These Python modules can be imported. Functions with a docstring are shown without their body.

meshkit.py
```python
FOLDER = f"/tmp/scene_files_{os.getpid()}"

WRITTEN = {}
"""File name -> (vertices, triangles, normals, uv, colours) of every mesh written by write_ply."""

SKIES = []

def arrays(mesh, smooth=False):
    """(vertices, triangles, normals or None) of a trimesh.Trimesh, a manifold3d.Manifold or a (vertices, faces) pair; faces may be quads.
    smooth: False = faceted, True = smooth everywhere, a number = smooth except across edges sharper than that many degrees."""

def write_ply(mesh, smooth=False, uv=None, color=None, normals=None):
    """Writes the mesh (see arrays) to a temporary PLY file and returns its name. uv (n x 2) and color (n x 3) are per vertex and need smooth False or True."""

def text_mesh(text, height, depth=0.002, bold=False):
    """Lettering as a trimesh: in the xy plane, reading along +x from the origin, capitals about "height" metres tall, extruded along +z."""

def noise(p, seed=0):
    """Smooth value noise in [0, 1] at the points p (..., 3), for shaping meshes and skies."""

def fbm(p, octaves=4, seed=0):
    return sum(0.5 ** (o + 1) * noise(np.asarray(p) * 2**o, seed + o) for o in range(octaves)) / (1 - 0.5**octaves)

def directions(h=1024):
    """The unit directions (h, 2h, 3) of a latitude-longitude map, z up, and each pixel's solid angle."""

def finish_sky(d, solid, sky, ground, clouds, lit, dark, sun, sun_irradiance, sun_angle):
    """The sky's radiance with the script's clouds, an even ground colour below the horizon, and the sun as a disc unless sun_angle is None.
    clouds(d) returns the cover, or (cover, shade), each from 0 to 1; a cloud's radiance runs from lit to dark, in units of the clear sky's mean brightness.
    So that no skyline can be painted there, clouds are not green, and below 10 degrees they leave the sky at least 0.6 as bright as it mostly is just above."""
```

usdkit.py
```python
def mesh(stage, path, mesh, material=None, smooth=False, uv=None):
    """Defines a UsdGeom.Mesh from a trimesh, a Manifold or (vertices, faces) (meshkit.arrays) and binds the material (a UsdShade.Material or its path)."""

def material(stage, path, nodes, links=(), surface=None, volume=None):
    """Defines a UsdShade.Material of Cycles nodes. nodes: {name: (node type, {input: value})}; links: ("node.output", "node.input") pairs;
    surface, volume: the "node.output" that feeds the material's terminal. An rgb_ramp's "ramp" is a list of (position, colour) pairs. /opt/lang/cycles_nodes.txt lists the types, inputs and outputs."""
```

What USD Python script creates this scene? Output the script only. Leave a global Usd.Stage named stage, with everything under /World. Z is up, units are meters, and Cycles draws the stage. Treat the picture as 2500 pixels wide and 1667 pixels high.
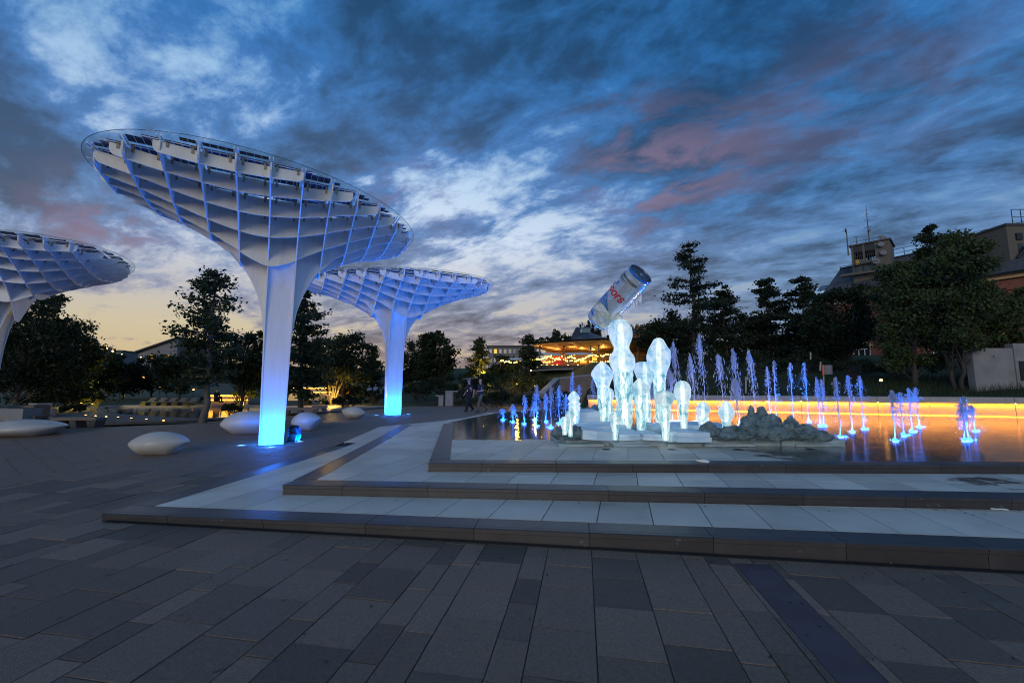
import math, numpy as np, trimesh, usdkit, meshkit
import manifold3d as m3
import shapely
from shapely.geometry import Polygon, LineString, box as sbox, Point
from shapely import affinity
from pxr import Usd, UsdGeom, UsdLux, UsdShade, Gf, Sdf

stage = Usd.Stage.CreateInMemory()
UsdGeom.Xform.Define(stage, '/World')
UsdGeom.Scope.Define(stage, '/World/Looks')
PI = math.pi

# ------------------------------------------------------------------ camera
FPX, HORIZON, EYE = 1042.0, 948.0, 1.7          # focal length and horizon row in pixels of the 2500 px wide photograph, eye height in metres
PITCH = math.atan((HORIZON - 833.5) / FPX)
cam = UsdGeom.Camera.Define(stage, '/World/camera')
cam.AddTranslateOp().Set(Gf.Vec3d(0, 0, EYE))
cam.AddRotateXOp().Set(90 + math.degrees(PITCH))
cam.CreateHorizontalApertureAttr(36.0)
cam.CreateFocalLengthAttr(36.0 * FPX / 2500)
cam.CreateExposureAttr(0.0)
CP, SP = math.cos(PITCH), math.sin(PITCH)

def ray(px, py):
    a, b = (px - 1250) / FPX, -(py - 833.5) / FPX
    return np.array([a, CP - SP * b, SP + CP * b])
def atz(px, py, z):
    d = ray(px, py); return np.array([0, 0, EYE]) + (z - EYE) / d[2] * d
def aty(px, py, y):
    d = ray(px, py); return np.array([0, 0, EYE]) + y / d[1] * d

# ------------------------------------------------------------------ sky (dusk, after sunset; the sun is below the horizon and gives no direct light)
LIGHT_AZ, LIGHT_EL = math.radians(196), math.radians(12)      # direction of the warm fill light added behind the camera
def sky():
    N, L = {}, []
    n = lambda name, kind, **k: N.__setitem__(name, (kind, k))
    l = lambda a, b: L.append((a, b))
    n('tc', 'texture_coordinate')
    n('nrm', 'vector_math', math_type='normalize'); l('tc.generated', 'nrm.vector1')
    n('sep', 'separate_xyz'); l('nrm.vector', 'sep.vector')
    n('sky', 'sky_texture', sky_type='single_scattering', sun_disc=False, sun_elevation=LIGHT_EL, sun_rotation=LIGHT_AZ, aerosol_density=1.5)
    # cloud plane coordinates
    n('zc', 'math', math_type='maximum', value2=0.0); l('sep.z', 'zc.value1')
    n('zp', 'math', math_type='add', value2=0.19); l('zc.value', 'zp.value1')
    n('qx', 'math', math_type='divide'); l('sep.x', 'qx.value1'); l('zp.value', 'qx.value2')
    n('qy', 'math', math_type='divide'); l('sep.y', 'qy.value1'); l('zp.value', 'qy.value2')
    n('q', 'combine_xyz', z=57.9); l('qx.value', 'q.x'); l('qy.value', 'q.y')
    n('rot', 'vector_rotate', rotate_type='z_axis', angle=math.radians(30)); l('q.vector', 'rot.vector')
    n('map', 'mapping', scale=(1.0, 1.5, 1.0)); l('rot.vector', 'map.vector')
    n('n1', 'noise_texture', scale=1.7, detail=12.0, roughness=0.66, distortion=0.15); l('map.vector', 'n1.vector')
    n('n2', 'noise_texture', scale=4.6, detail=7.0, roughness=0.6, distortion=0.4); l('map.vector', 'n2.vector')
    n('n3', 'noise_texture', scale=0.8, detail=4.0, roughness=0.5); l('q.vector', 'n3.vector')
    # the big cloud masses and gaps, as soft lobes of cover around directions
    lobes = [(950, 395, 26, .12), (1230, 420, 40, .10), (1650, 190, 7, .13), (2150, 100, 12, .03), (2200, 420, 30, .03), (1250, 160, 30, .03), (1620, 400, 60, .07),
             (40, 420, 45, .14), (150, 500, 70, .12), (330, 700, 110, .12), (1150, 730, 130, .05), (1430, 600, 150, .09), (1290, 800, 200, .06), (1700, 620, 70, .05), (100, 80, 12, .12),
             (300, 90, 60, .03), (760, 60, 80, -.03), (1460, 150, 80, -.06), (1980, 330, 120, -.07), (2250, 50, 60, -.06), (420, 330, 80, -.04), (700, 430, 25, .06), (480, 240, 30, -.09), (200, 300, 50, -.12), (640, 230, 60, -.10), (1230, 500, 50, -.27), (1000, 330, 120, -.10), (1420, 520, 80, -.10), (1850, 480, 60, -.10), (1040, 560, 60, -.08), (1880, 40, 60, -.05),
             (400, 800, 50, -.24), (1330, 770, 150, -.12), (200, 760, 60, -.14)]
    acc = None
    for i, (px, py, k, w) in enumerate(lobes):
        d = ray(px, py); d = d / np.linalg.norm(d)
        n(f'd{i}', 'vector_math', math_type='dot_product', vector2=tuple(d)); l('nrm.vector', f'd{i}.vector1')
        n(f'e{i}', 'math', math_type='multiply_add', value2=float(k), value3=-float(k)); l(f'd{i}.value', f'e{i}.value1')
        n(f'f{i}', 'math', math_type='exponent'); l(f'e{i}.value', f'f{i}.value1')
        n(f'g{i}', 'math', math_type='multiply_add', value2=float(w)); l(f'f{i}.value', f'g{i}.value1')
        if acc: l(acc, f'g{i}.value3')
        else: N[f'g{i}'][1]['value3'] = 0.0
        acc = f'g{i}.value'
    n('h1', 'math', math_type='multiply_add', value2=1.0); l('n1.fac', 'h1.value1'); l(acc, 'h1.value3')
    n('h2', 'math', math_type='multiply_add', value2=0.55, value3=-0.275); l('n2.fac', 'h2.value1')
    n('h3', 'math', math_type='add'); l('h1.value', 'h3.value1'); l('h2.value', 'h3.value2')
    n('cov', 'map_range', range_type='smoothstep', from_min=0.35, from_max=0.55, clamp=True); l('h3.value', 'cov.value')
    # clear sky: physical sky toned by the dusk gradient; the glow of the sunset low in the west
    n('az', 'vector_math', math_type='dot_product', vector2=(math.sin(math.radians(-22)), math.cos(math.radians(-22)), 0.0)); l('nrm.vector', 'az.vector1')
    n('west', 'map_range', range_type='smoothstep', from_min=0.45, from_max=1.0, clamp=True); l('az.value', 'west.value')
    n('gw', 'rgb_ramp', ramp=[(0.0, (.40, .27, .12)), (.05, (.64, .48, .25)), (.12, (.64, .54, .36)), (.2, (.55, .53, .54)), (.33, (.70, .79, .93)), (.5, (.50, .70, .94)), (.68, (.24, .52, .84)), (1.0, (.1, .3, .6))]); l('zc.value', 'gw.fac')
    n('ge', 'rgb_ramp', ramp=[(0.0, (.40, .38, .40)), (.10, (.34, .38, .46)), (.22, (.23, .36, .53)), (.40, (.15, .33, .55)), (.62, (.07, .26, .49)), (1.0, (.04, .18, .40))]); l('zc.value', 'ge.fac')
    n('clr', 'mix', mix_type='mix'); l('west.result', 'clr.fac'); l('ge.color', 'clr.color1'); l('gw.color', 'clr.color2')
    n('skm', 'mix', mix_type='mix', fac=0.003); l('clr.color', 'skm.color1'); l('sky.color', 'skm.color2')
    # clouds: slate blue high up, mauve grey near the horizon, a pink underside here and there
    n('cw', 'rgb_ramp', ramp=[(0.0, (.15, .11, .10)), (.08, (.17, .14, .15)), (.2, (.14, .17, .25)), (.36, (.042, .115, .27)), (.6, (.020, .095, .27)), (1.0, (.02, .08, .2))]); l('zc.value', 'cw.fac')
    n('ce', 'rgb_ramp', ramp=[(0.0, (.15, .19, .28)), (.2, (.09, .16, .28)), (.36, (.038, .11, .255)), (.6, (.014, .085, .24)), (1.0, (.015, .07, .18))]); l('zc.value', 'ce.fac')
    n('cl', 'mix', mix_type='mix'); l('west.result', 'cl.fac'); l('ce.color', 'cl.color1'); l('cw.color', 'cl.color2')
    n('thick', 'map_range', range_type='smoothstep', from_min=0.46, from_max=0.76, to_min=2.0, to_max=0.55, clamp=True); l('h3.value', 'thick.value')
    n('cl2', 'vector_math', math_type='scale'); l('cl.color', 'cl2.vector1'); l('thick.result', 'cl2.scale')
    pk = None
    for i, (px, py, k, w) in enumerate([(1570, 450, 150, .5), (1680, 420, 160, .3), (1990, 270, 180, .2), (1800, 380, 300, .2), (2300, 180, 140, .15), (250, 575, 300, .7), (1020, 490, 200, .4), (1480, 330, 300, .2)]):
        d = ray(px, py); d = d / np.linalg.norm(d)
        n(f'pd{i}', 'vector_math', math_type='dot_product', vector2=tuple(d)); l('nrm.vector', f'pd{i}.vector1')
        n(f'pe{i}', 'math', math_type='multiply_add', value2=float(k), value3=-float(k)); l(f'pd{i}.value', f'pe{i}.value1')
        n(f'pf{i}', 'math', math_type='exponent'); l(f'pe{i}.value', f'pf{i}.value1')
        n(f'pg{i}', 'math', math_type='multiply_add', value2=float(w)); l(f'pf{i}.value', f'pg{i}.value1')
        if pk: l(pk, f'pg{i}.value3')
        else: N[f'pg{i}'][1]['value3'] = 0.0
        pk = f'pg{i}.value'
    n('pn', 'map_range', range_type='smoothstep', from_min=0.40, from_max=0.62, clamp=True); l('n2.fac', 'pn.value')
    n('pm', 'math', math_type='multiply', use_clamp=True); l(pk, 'pm.value1'); l('pn.result', 'pm.value2')
    n('pink', 'mix', mix_type='mix', color2=(.27, .18, .27)); l('pm.value', 'pink.fac'); l('cl2.vector', 'pink.color1')
    n('covk', 'math', math_type='multiply', value2=0.93); l('cov.result', 'covk.value1')
    n('fin', 'mix', mix_type='mix'); l('covk.value', 'fin.fac'); l('skm.color', 'fin.color1'); l('pink.color', 'fin.color2')
    n('gain', 'vector_math', math_type='scale', scale=10.0); l('fin.color', 'gain.vector1')
    n('bg', 'background_shader', strength=0.1); l('gain.vector', 'bg.color')
    m = usdkit.material(stage, '/World/Looks/sky', N, L, surface='bg.background')
    d = UsdLux.DomeLight.Define(stage, '/World/sky')
    d.CreateIntensityAttr(1.0)
    UsdShade.MaterialBindingAPI.Apply(d.GetPrim()).Bind(m)
    d.GetPrim().SetCustomDataByKey('kind', 'structure')
sky()
sun = UsdLux.DistantLight.Define(stage, '/World/sun')  # not sunlight: a soft warm fill added from behind the camera
sun.AddOrientOp().Set(Gf.Quatf(Gf.Rotation(Gf.Vec3d(0, 0, 1), Gf.Vec3d(math.sin(LIGHT_AZ) * math.cos(LIGHT_EL), math.cos(LIGHT_AZ) * math.cos(LIGHT_EL), math.sin(LIGHT_EL))).GetQuat()))
sun.CreateIntensityAttr(0.30); sun.CreateAngleAttr(35.0); sun.CreateNormalizeAttr(True); sun.CreateColorAttr(Gf.Vec3f(1.0, .91, .80))
# ------------------------------------------------------------------ helpers
names, origin, LOOKS = {}, {}, {}
def numbered(path):
    k = names.get(path, 0); names[path] = k + 1
    return path if k == 0 else f'{path}_{k:03d}'

def keys(p, label=None, cat=None, group=None, kind=None):
    p = p.GetPrim() if hasattr(p, 'GetPrim') else p
    for k, v in (('label', label), ('category', cat), ('group', group), ('kind', kind)):
        if v: p.SetCustomDataByKey(k, v)
    return p

def thing(name, label=None, cat=None, loc=(0, 0, 0), group=None, kind=None):
    path = numbered('/World/' + name)
    x = UsdGeom.Xform.Define(stage, path)
    x.AddTranslateOp().Set(Gf.Vec3d(*map(float, loc)))
    origin[path] = np.array(loc, float)
    keys(x, label, cat, group, kind)
    return path

def arr(mesh):
    if isinstance(mesh, trimesh.Trimesh): return np.array(mesh.vertices), np.array(mesh.faces)
    if hasattr(mesh, 'to_mesh'):
        m = mesh.to_mesh(); return np.array(m.vert_properties[:, :3], float), np.array(m.tri_verts)
    v, f = np.asarray(mesh[0], float), np.asarray(mesh[1], int)
    if f.shape[1] == 4: f = np.vstack([f[:, [0, 1, 2]], f[:, [0, 2, 3]]])
    return v, f

def obj(name, mesh, material, parent='/World', smooth=False, label=None, kind=None, cat=None, group=None):
    """One Mesh prim; vertices are given in world coordinates."""
    v, f = arr(mesh)
    o = origin.get(parent, np.zeros(3))
    path = numbered(parent + '/' + name)
    usdkit.mesh(stage, path, trimesh.Trimesh(v - o, f, process=False), LOOKS[material], smooth=smooth)
    origin[path] = o
    keys(stage.GetPrimAtPath(path), label, cat, group, kind)
    return path

def join(ms):
    vs, fs, n = [], [], 0
    for m in ms:
        v, f = arr(m); vs.append(v); fs.append(f + n); n += len(v)
    return np.vstack(vs), np.vstack(fs)

def bx(x0, y0, z0, x1, y1, z1):
    v = np.array([[x, y, z] for z in (z0, z1) for x, y in ((x0, y0), (x1, y0), (x1, y1), (x0, y1))], float)
    f = np.array([[0, 3, 2], [0, 2, 1], [4, 5, 6], [4, 6, 7], [0, 1, 5], [0, 5, 4], [1, 2, 6], [1, 6, 5], [2, 3, 7], [2, 7, 6], [3, 0, 4], [3, 4, 7]])
    return v, f

def rbox(sx, sy, sz, r=.02):
    """A box with rounded edges, base centre at the origin."""
    pts = [m3.Manifold.sphere(r, 8).translate((x, y, z)) for x in (-sx / 2 + r, sx / 2 - r) for y in (-sy / 2 + r, sy / 2 - r) for z in (r, sz - r)]
    return arr(m3.Manifold.batch_hull(pts))

def place(m, loc=(0, 0, 0), rz=0., rx=0., ry=0., s=1.):
    v, f = arr(m); v = v * np.asarray(s, float)
    for a, ax in ((rx, 0), (ry, 1), (rz, 2)):
        if a:
            R = trimesh.transformations.rotation_matrix(a, np.eye(3)[ax])[:3, :3]; v = v @ R.T
    return v + np.asarray(loc, float), f

def tube(pts, rad, sides=6, cap=True):
    p = np.asarray(pts, float); n = len(p)
    r = np.broadcast_to(np.asarray(rad, float), (n,))
    t = np.gradient(p, axis=0); t /= np.linalg.norm(t, axis=1, keepdims=True) + 1e-12
    ref = np.array([0, 0, 1.]) if abs(t[:, 2]).mean() < .8 else np.array([1., 0, 0])
    a = np.cross(t, ref); a /= np.linalg.norm(a, axis=1, keepdims=True) + 1e-12
    b = np.cross(t, a); ang = np.arange(sides) * 2 * PI / sides
    v = (p[:, None] + r[:, None, None] * (np.cos(ang)[None, :, None] * a[:, None] + np.sin(ang)[None, :, None] * b[:, None])).reshape(-1, 3)
    i, j = np.meshgrid(np.arange(n - 1), np.arange(sides), indexing='ij')
    q = np.stack([i * sides + j, i * sides + (j + 1) % sides, (i + 1) * sides + (j + 1) % sides, (i + 1) * sides + j], -1).reshape(-1, 4)
    f = np.vstack([q[:, [0, 2, 1]], q[:, [0, 3, 2]]])
    if cap:
        v = np.vstack([v, p[0], p[-1]]); k = np.arange(sides)
        f = np.vstack([f, np.stack([k * 0 + n * sides, k, (k + 1) % sides], 1), np.stack([k * 0 + n * sides + 1, (n - 1) * sides + (k + 1) % sides, (n - 1) * sides + k], 1)])
    return v, f

def lathe(prof, sides=24):
    """Surface of revolution about z of [(radius, height), ...]."""
    p = np.asarray(prof, float); n = len(p); ang = np.arange(sides) * 2 * PI / sides
    v = np.stack([p[:, :1] * np.cos(ang), p[:, :1] * np.sin(ang), np.repeat(p[:, 1:], sides, 1)], -1).reshape(-1, 3)
    i, j = np.meshgrid(np.arange(n - 1), np.arange(sides), indexing='ij')
    q = np.stack([i * sides + j, i * sides + (j + 1) % sides, (i + 1) * sides + (j + 1) % sides, (i + 1) * sides + j], -1).reshape(-1, 4)
    return v, np.vstack([q[:, [0, 1, 2]], q[:, [0, 2, 3]]])

def grid(X, Y, Z):
    n, m = X.shape
    v = np.stack([X, Y, Z], -1).reshape(-1, 3)
    i, j = np.meshgrid(np.arange(n - 1), np.arange(m - 1), indexing='ij')
    q = np.stack([i * m + j, (i + 1) * m + j, (i + 1) * m + j + 1, i * m + j + 1], -1).reshape(-1, 4)
    return v, np.vstack([q[:, [0, 1, 2]], q[:, [0, 2, 3]]])

def extrude(poly, h):
    m = trimesh.creation.extrude_polygon(poly, h, engine='earcut')
    return np.array(m.vertices), np.array(m.faces)

def polys(g):
    return [p for p in getattr(g, 'geoms', [g]) if p.geom_type == 'Polygon' and p.area > 1e-4]

def slab(poly, zf, thick, lift=0., fine=0):
    v, f = extrude(poly, 1.0)
    if fine: v, f = trimesh.remesh.subdivide_to_size(v, f, fine, max_iter=12)
    top = v[:, 2] > .5
    z = zf(v[:, 0], v[:, 1])
    v[:, 2] = np.where(top, z + lift, z - thick)
    return v, f

def noise(p, seed=0): return meshkit.noise(p, seed)
def fbm(p, o=4, seed=0): return meshkit.fbm(p, o, seed)

# ------------------------------------------------------------------ materials
def mat(name, base, rough=.6, var=.2, scale=5., bump=0., bscale=40., metal=0., island=0., emit=None, es=0., spec=.5, coat=0., trans=0., detail=5., stretch=None, spots=None, tint=None, extra=None):
    N = {'g': ('geometry', {}), 'n': ('noise_texture', {'scale': scale, 'detail': detail, 'roughness': .6}), 'p': ('principled_bsdf', {'roughness': rough, 'metallic': metal, 'specular_ior_level': spec, 'coat_weight': coat, 'transmission_weight': trans})}
    L = []
    src = 'g.position'
    if stretch:
        N['mp'] = ('mapping', {'scale': stretch}); L.append(('g.position', 'mp.vector')); src = 'mp.vector'
    L.append((src, 'n.vector'))
    b = np.asarray(base, float)
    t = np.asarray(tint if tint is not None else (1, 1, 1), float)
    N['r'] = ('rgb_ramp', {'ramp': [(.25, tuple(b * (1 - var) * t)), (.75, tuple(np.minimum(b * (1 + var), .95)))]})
    L += [('n.fac', 'r.fac')]
    col = 'r.color'
    if island:
        N.update({'oi': ('object_info', {}), 'ia': ('math', {'math_type': 'add'}), 'ifr': ('math', {'math_type': 'fraction'}), 'im': ('map_range', {'from_min': 0., 'from_max': 1., 'to_min': 1 - island, 'to_max': 1 + island}), 'iv': ('vector_math', {'math_type': 'scale'})})
        L += [('oi.random', 'ia.value1'), ('g.random_per_island', 'ia.value2'), ('ia.value', 'ifr.value1'), ('ifr.value', 'im.value'), (col, 'iv.vector1'), ('im.result', 'iv.scale')]
        col = 'iv.vector'
    if spots:      # (scale, threshold, colour): small dark specks, gum and dirt
        N.update({'sv': ('noise_texture', {'scale': spots[0], 'detail': 3.}), 'sm': ('map_range', {'from_min': spots[1], 'from_max': spots[1] + .06, 'clamp': True}), 'sx': ('mix', {'color2': spots[2]})})
        L += [('g.position', 'sv.vector'), ('sv.fac', 'sm.value'), ('sm.result', 'sx.fac'), (col, 'sx.color1')]
        col = 'sx.color'
    L.append((col, 'p.base_color'))
    if emit is not None:
        N['p'][1]['emission_color'] = tuple(emit); N['p'][1]['emission_strength'] = es
    if bump:
        N['bn'] = ('noise_texture', {'scale': bscale, 'detail': 4.}); N['bp'] = ('bump', {'strength': bump, 'distance': .02})
        L += [(src, 'bn.vector'), ('bn.fac', 'bp.height'), ('bp.normal', 'p.normal')]
    LOOKS[name] = usdkit.material(stage, '/World/Looks/' + name, N, L, surface='p.BSDF')

def emitter(name, color, strength):
    LOOKS[name] = usdkit.material(stage, '/World/Looks/' + name, {'e': ('emission', {'color': color, 'strength': strength})}, [], surface='e.emission')

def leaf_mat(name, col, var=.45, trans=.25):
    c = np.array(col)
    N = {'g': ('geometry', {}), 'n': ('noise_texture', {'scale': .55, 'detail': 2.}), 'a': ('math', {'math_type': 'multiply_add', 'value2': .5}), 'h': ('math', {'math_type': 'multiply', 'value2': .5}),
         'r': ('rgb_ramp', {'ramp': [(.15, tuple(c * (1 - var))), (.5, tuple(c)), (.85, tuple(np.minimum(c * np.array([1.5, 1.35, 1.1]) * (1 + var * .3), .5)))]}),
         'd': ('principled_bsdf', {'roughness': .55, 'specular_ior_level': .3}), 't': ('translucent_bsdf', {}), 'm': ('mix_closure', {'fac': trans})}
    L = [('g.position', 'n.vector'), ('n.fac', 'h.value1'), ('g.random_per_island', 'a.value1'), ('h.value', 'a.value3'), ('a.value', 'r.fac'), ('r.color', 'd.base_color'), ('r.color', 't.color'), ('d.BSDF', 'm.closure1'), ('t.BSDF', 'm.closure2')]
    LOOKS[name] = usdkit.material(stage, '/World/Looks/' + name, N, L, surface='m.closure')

mat('granite', (.150, .102, .070), rough=.58, var=.38, scale=45, bump=.5, bscale=110, island=.40, spots=(7., .70, (.03, .03, .03)))
mat('granite_far', (.09, .082, .076), rough=.5, var=.2, scale=1.5, bump=.2, bscale=60, island=.3)
mat('joint_dark', (.025, .024, .024), rough=.9)
mat('joint_light', (.32, .31, .29), rough=.8)
mat('kerb_stone', (.038, .033, .032), rough=.40, var=.25, scale=4., bump=.10, bscale=120, island=.18, spots=(14., .68, (.10, .095, .09)))
mat('kerb_edge', (.03, .028, .028), rough=.35, var=.2)
mat('drain_steel', (.078, .052, .060), rough=.62, var=.35, scale=3., metal=.15, spots=(3.2, .66, (.10, .06, .03)))
mat('black', (.012, .012, .013), rough=.6)
mat('dark_metal', (.03, .03, .033), rough=.45, metal=.4)
mat('grate', (.03, .03, .03), rough=.5, metal=.6)
mat('steel_white', (.72, .70, .665), rough=.38, var=.10, scale=1.6, stretch=(4, 4, .3), spots=(9., .74, (.5, .45, .38)))
mat('bracket', (.30, .25, .18), rough=.5, var=.25, scale=8)
mat('frame_white', (.78, .78, .80), rough=.35, var=.05)
mat('solar_cell', (.016, .022, .05), rough=.16, var=.3, scale=3., spec=.6)
mat('bench_concrete', (.43, .40, .355), rough=.42, var=.12, scale=3., bump=.08, bscale=60, spots=(16., .69, (.25, .23, .2)), coat=.15)
mat('concrete', (.19, .185, .18), rough=.75, var=.2, scale=1.4, bump=.2, bscale=20, spots=(2.2, .62, (.22, .21, .2)))
mat('coping', (.26, .25, .25), rough=.6, var=.15, scale=2.)
mat('wall_render', (.42, .36, .27), rough=.6, var=.1, scale=1.)
mat('brown_wall', (.20, .14, .105), rough=.85, var=.25, scale=1.5, bump=.3, bscale=14)
mat('timber', (.14, .10, .075), rough=.7, var=.3, scale=3., stretch=(1, 1, 8))
mat('grass', (.028, .045, .014), rough=.9, var=.45, scale=.9, bump=.6, bscale=9, spots=(.35, .58, (.035, .05, .016)))
mat('far_hill', (.02, .028, .022), rough=1., var=.5, scale=.06, detail=8)
mat('bark', (.038, .032, .026), rough=.9, var=.35, scale=3., bump=.5, bscale=16, stretch=(3, 3, .8))
mat('bark_pale', (.10, .088, .075), rough=.9, var=.35, scale=3., bump=.5, bscale=16, stretch=(3, 3, .8))
leaf_mat('leaf_dark', (.022, .038, .012))
leaf_mat('leaf_mid', (.034, .056, .018))
leaf_mat('leaf_conifer', (.020, .036, .017))
leaf_mat('leaf_lime', (.072, .105, .03), var=.55)
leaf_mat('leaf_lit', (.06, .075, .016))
mat('brick_red', (.17, .06, .042), rough=.85, var=.25, scale=2., spots=(1.3, .62, (.13, .05, .04)))
mat('stucco', (.10, .09, .075), rough=.85, var=.12, scale=1.)
mat('plaster_grey', (.15, .15, .16), rough=.8, var=.15, scale=.5)
mat('slate', (.075, .075, .085), rough=.55, var=.3, scale=2.2, island=.25)
mat('roof_dark', (.05, .05, .055), rough=.7, var=.2)
mat('window_dark', (.02, .03, .035), rough=.08, var=.2, spec=.8)
mat('window_sky', (.10, .15, .17), rough=.1, var=.2, spec=.9)
mat('arch_orange', (.42, .27, .15), rough=.8, var=.15)
mat('canopy_roof', (.35, .34, .33), rough=.6)
mat('soffit', (.40, .25, .12), rough=.6, var=.15, scale=.3)
mat('awning', (.62, .62, .62), rough=.7)
mat('red_paint', (.6, .03, .02), rough=.5)
mat('orange_paint', (.55, .10, .02), rough=.5)
mat('yellow_panel', (.35, .22, .03), rough=.6)
mat('white_paint', (.75, .75, .73), rough=.5)
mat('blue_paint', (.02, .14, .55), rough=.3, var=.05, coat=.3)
mat('can_silver', (.56, .60, .64), rough=.28, metal=.5, var=.04, coat=.4)
mat('can_lid', (.16, .19, .26), rough=.25, metal=.8, var=.08)
mat('print_red', (.55, .02, .03), rough=.35)
mat('print_dark', (.05, .05, .05), rough=.4)
mat('print_mountain', (.10, .22, .45), rough=.4, var=1., scale=14., detail=9., stretch=(2, 2, 1))
mat('frost', (.62, .64, .58), rough=.7, var=.4, scale=5., bump=.8, bscale=14, detail=8., tint=(.55, .62, .52))
mat('icicle', (.86, .91, .94), rough=.15, var=.05)
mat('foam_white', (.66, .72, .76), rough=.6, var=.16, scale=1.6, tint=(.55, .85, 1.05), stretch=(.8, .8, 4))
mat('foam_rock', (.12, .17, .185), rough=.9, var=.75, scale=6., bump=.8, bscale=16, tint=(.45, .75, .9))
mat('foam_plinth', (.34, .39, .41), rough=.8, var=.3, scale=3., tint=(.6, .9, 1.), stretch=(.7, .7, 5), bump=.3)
mat('skin', (.42, .25, .19), rough=.55, var=.05)
mat('hair_grey', (.16, .14, .12), rough=.8)
mat('hair_dark', (.03, .025, .02), rough=.8)
mat('cloth_navy', (.020, .026, .045), rough=.9)
mat('cloth_black', (.012, .012, .016), rough=.9)
mat('cloth_khaki', (.12, .10, .075), rough=.9)
mat('cloth_white', (.6, .6, .62), rough=.9)
mat('cloth_grey', (.25, .25, .27), rough=.9)
mat('cloth_beige', (.34, .29, .24), rough=.9)
mat('shoe_dark', (.03, .028, .026), rough=.6)
mat('paper', (.78, .78, .72), rough=.7)
mat('backpack', (.014, .015, .02), rough=.7, bump=.3, bscale=30)
mat('bottle_green', (.10, .22, .15), rough=.1, trans=.7)
mat('deck_dark', (.05, .045, .042), rough=.7, var=.25, scale=3)
mat('lounger', (.12, .12, .13), rough=.7)
emitter('led_blue', (.06, .30, 1.0), 9.)
emitter('led_jet', (.05, .16, 1.0), 22.)
emitter('led_amber', (1.0, .34, .005), 75.)
emitter('led_amber_park', (1.0, .42, .03), 14.)
emitter('amber_foot_fill', (1.0, .40, .02), 9.)
emitter('lamp_warm', (1.0, .44, .11), 11.)
emitter('bulb_yellow', (1.0, .58, .10), 7.)
emitter('window_lit', (1.0, .42, .06), 1.8)
emitter('bar_red', (1.0, .05, .02), 1.3)
emitter('ice_core', (1.0, 1.0, .90), 2.8)

def glass_mat(name, tint, ior=1.45, rough=.02, gl=(.9, .95, 1.)):
    LOOKS[name] = usdkit.material(stage, '/World/Looks/' + name, {'t': ('transparent_bsdf', {'color': tint}), 'g': ('glossy_bsdf', {'color': gl, 'roughness': rough}), 'm': ('mix_closure', {'fac': .07})},
        [('t.BSDF', 'm.closure1'), ('g.BSDF', 'm.closure2')], surface='m.closure')
glass_mat('pane', (.93, .96, .965), ior=1.18)
def water_mat():
    LOOKS['pond_water'] = usdkit.material(stage, '/World/Looks/pond_water', {'g': ('geometry', {}), 'mp': ('mapping', {'scale': (1., 3., 1.)}), 'n': ('noise_texture', {'scale': 1.6, 'detail': 3.}), 'b': ('bump', {'strength': .12, 'distance': .05}), 'p': ('principled_bsdf', {'base_color': (.006, .009, .010), 'roughness': .03, 'specular_ior_level': .6})},
        [('g.position', 'mp.vector'), ('mp.vector', 'n.vector'), ('n.fac', 'b.height'), ('b.normal', 'p.normal')], surface='p.BSDF')
water_mat()

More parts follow.
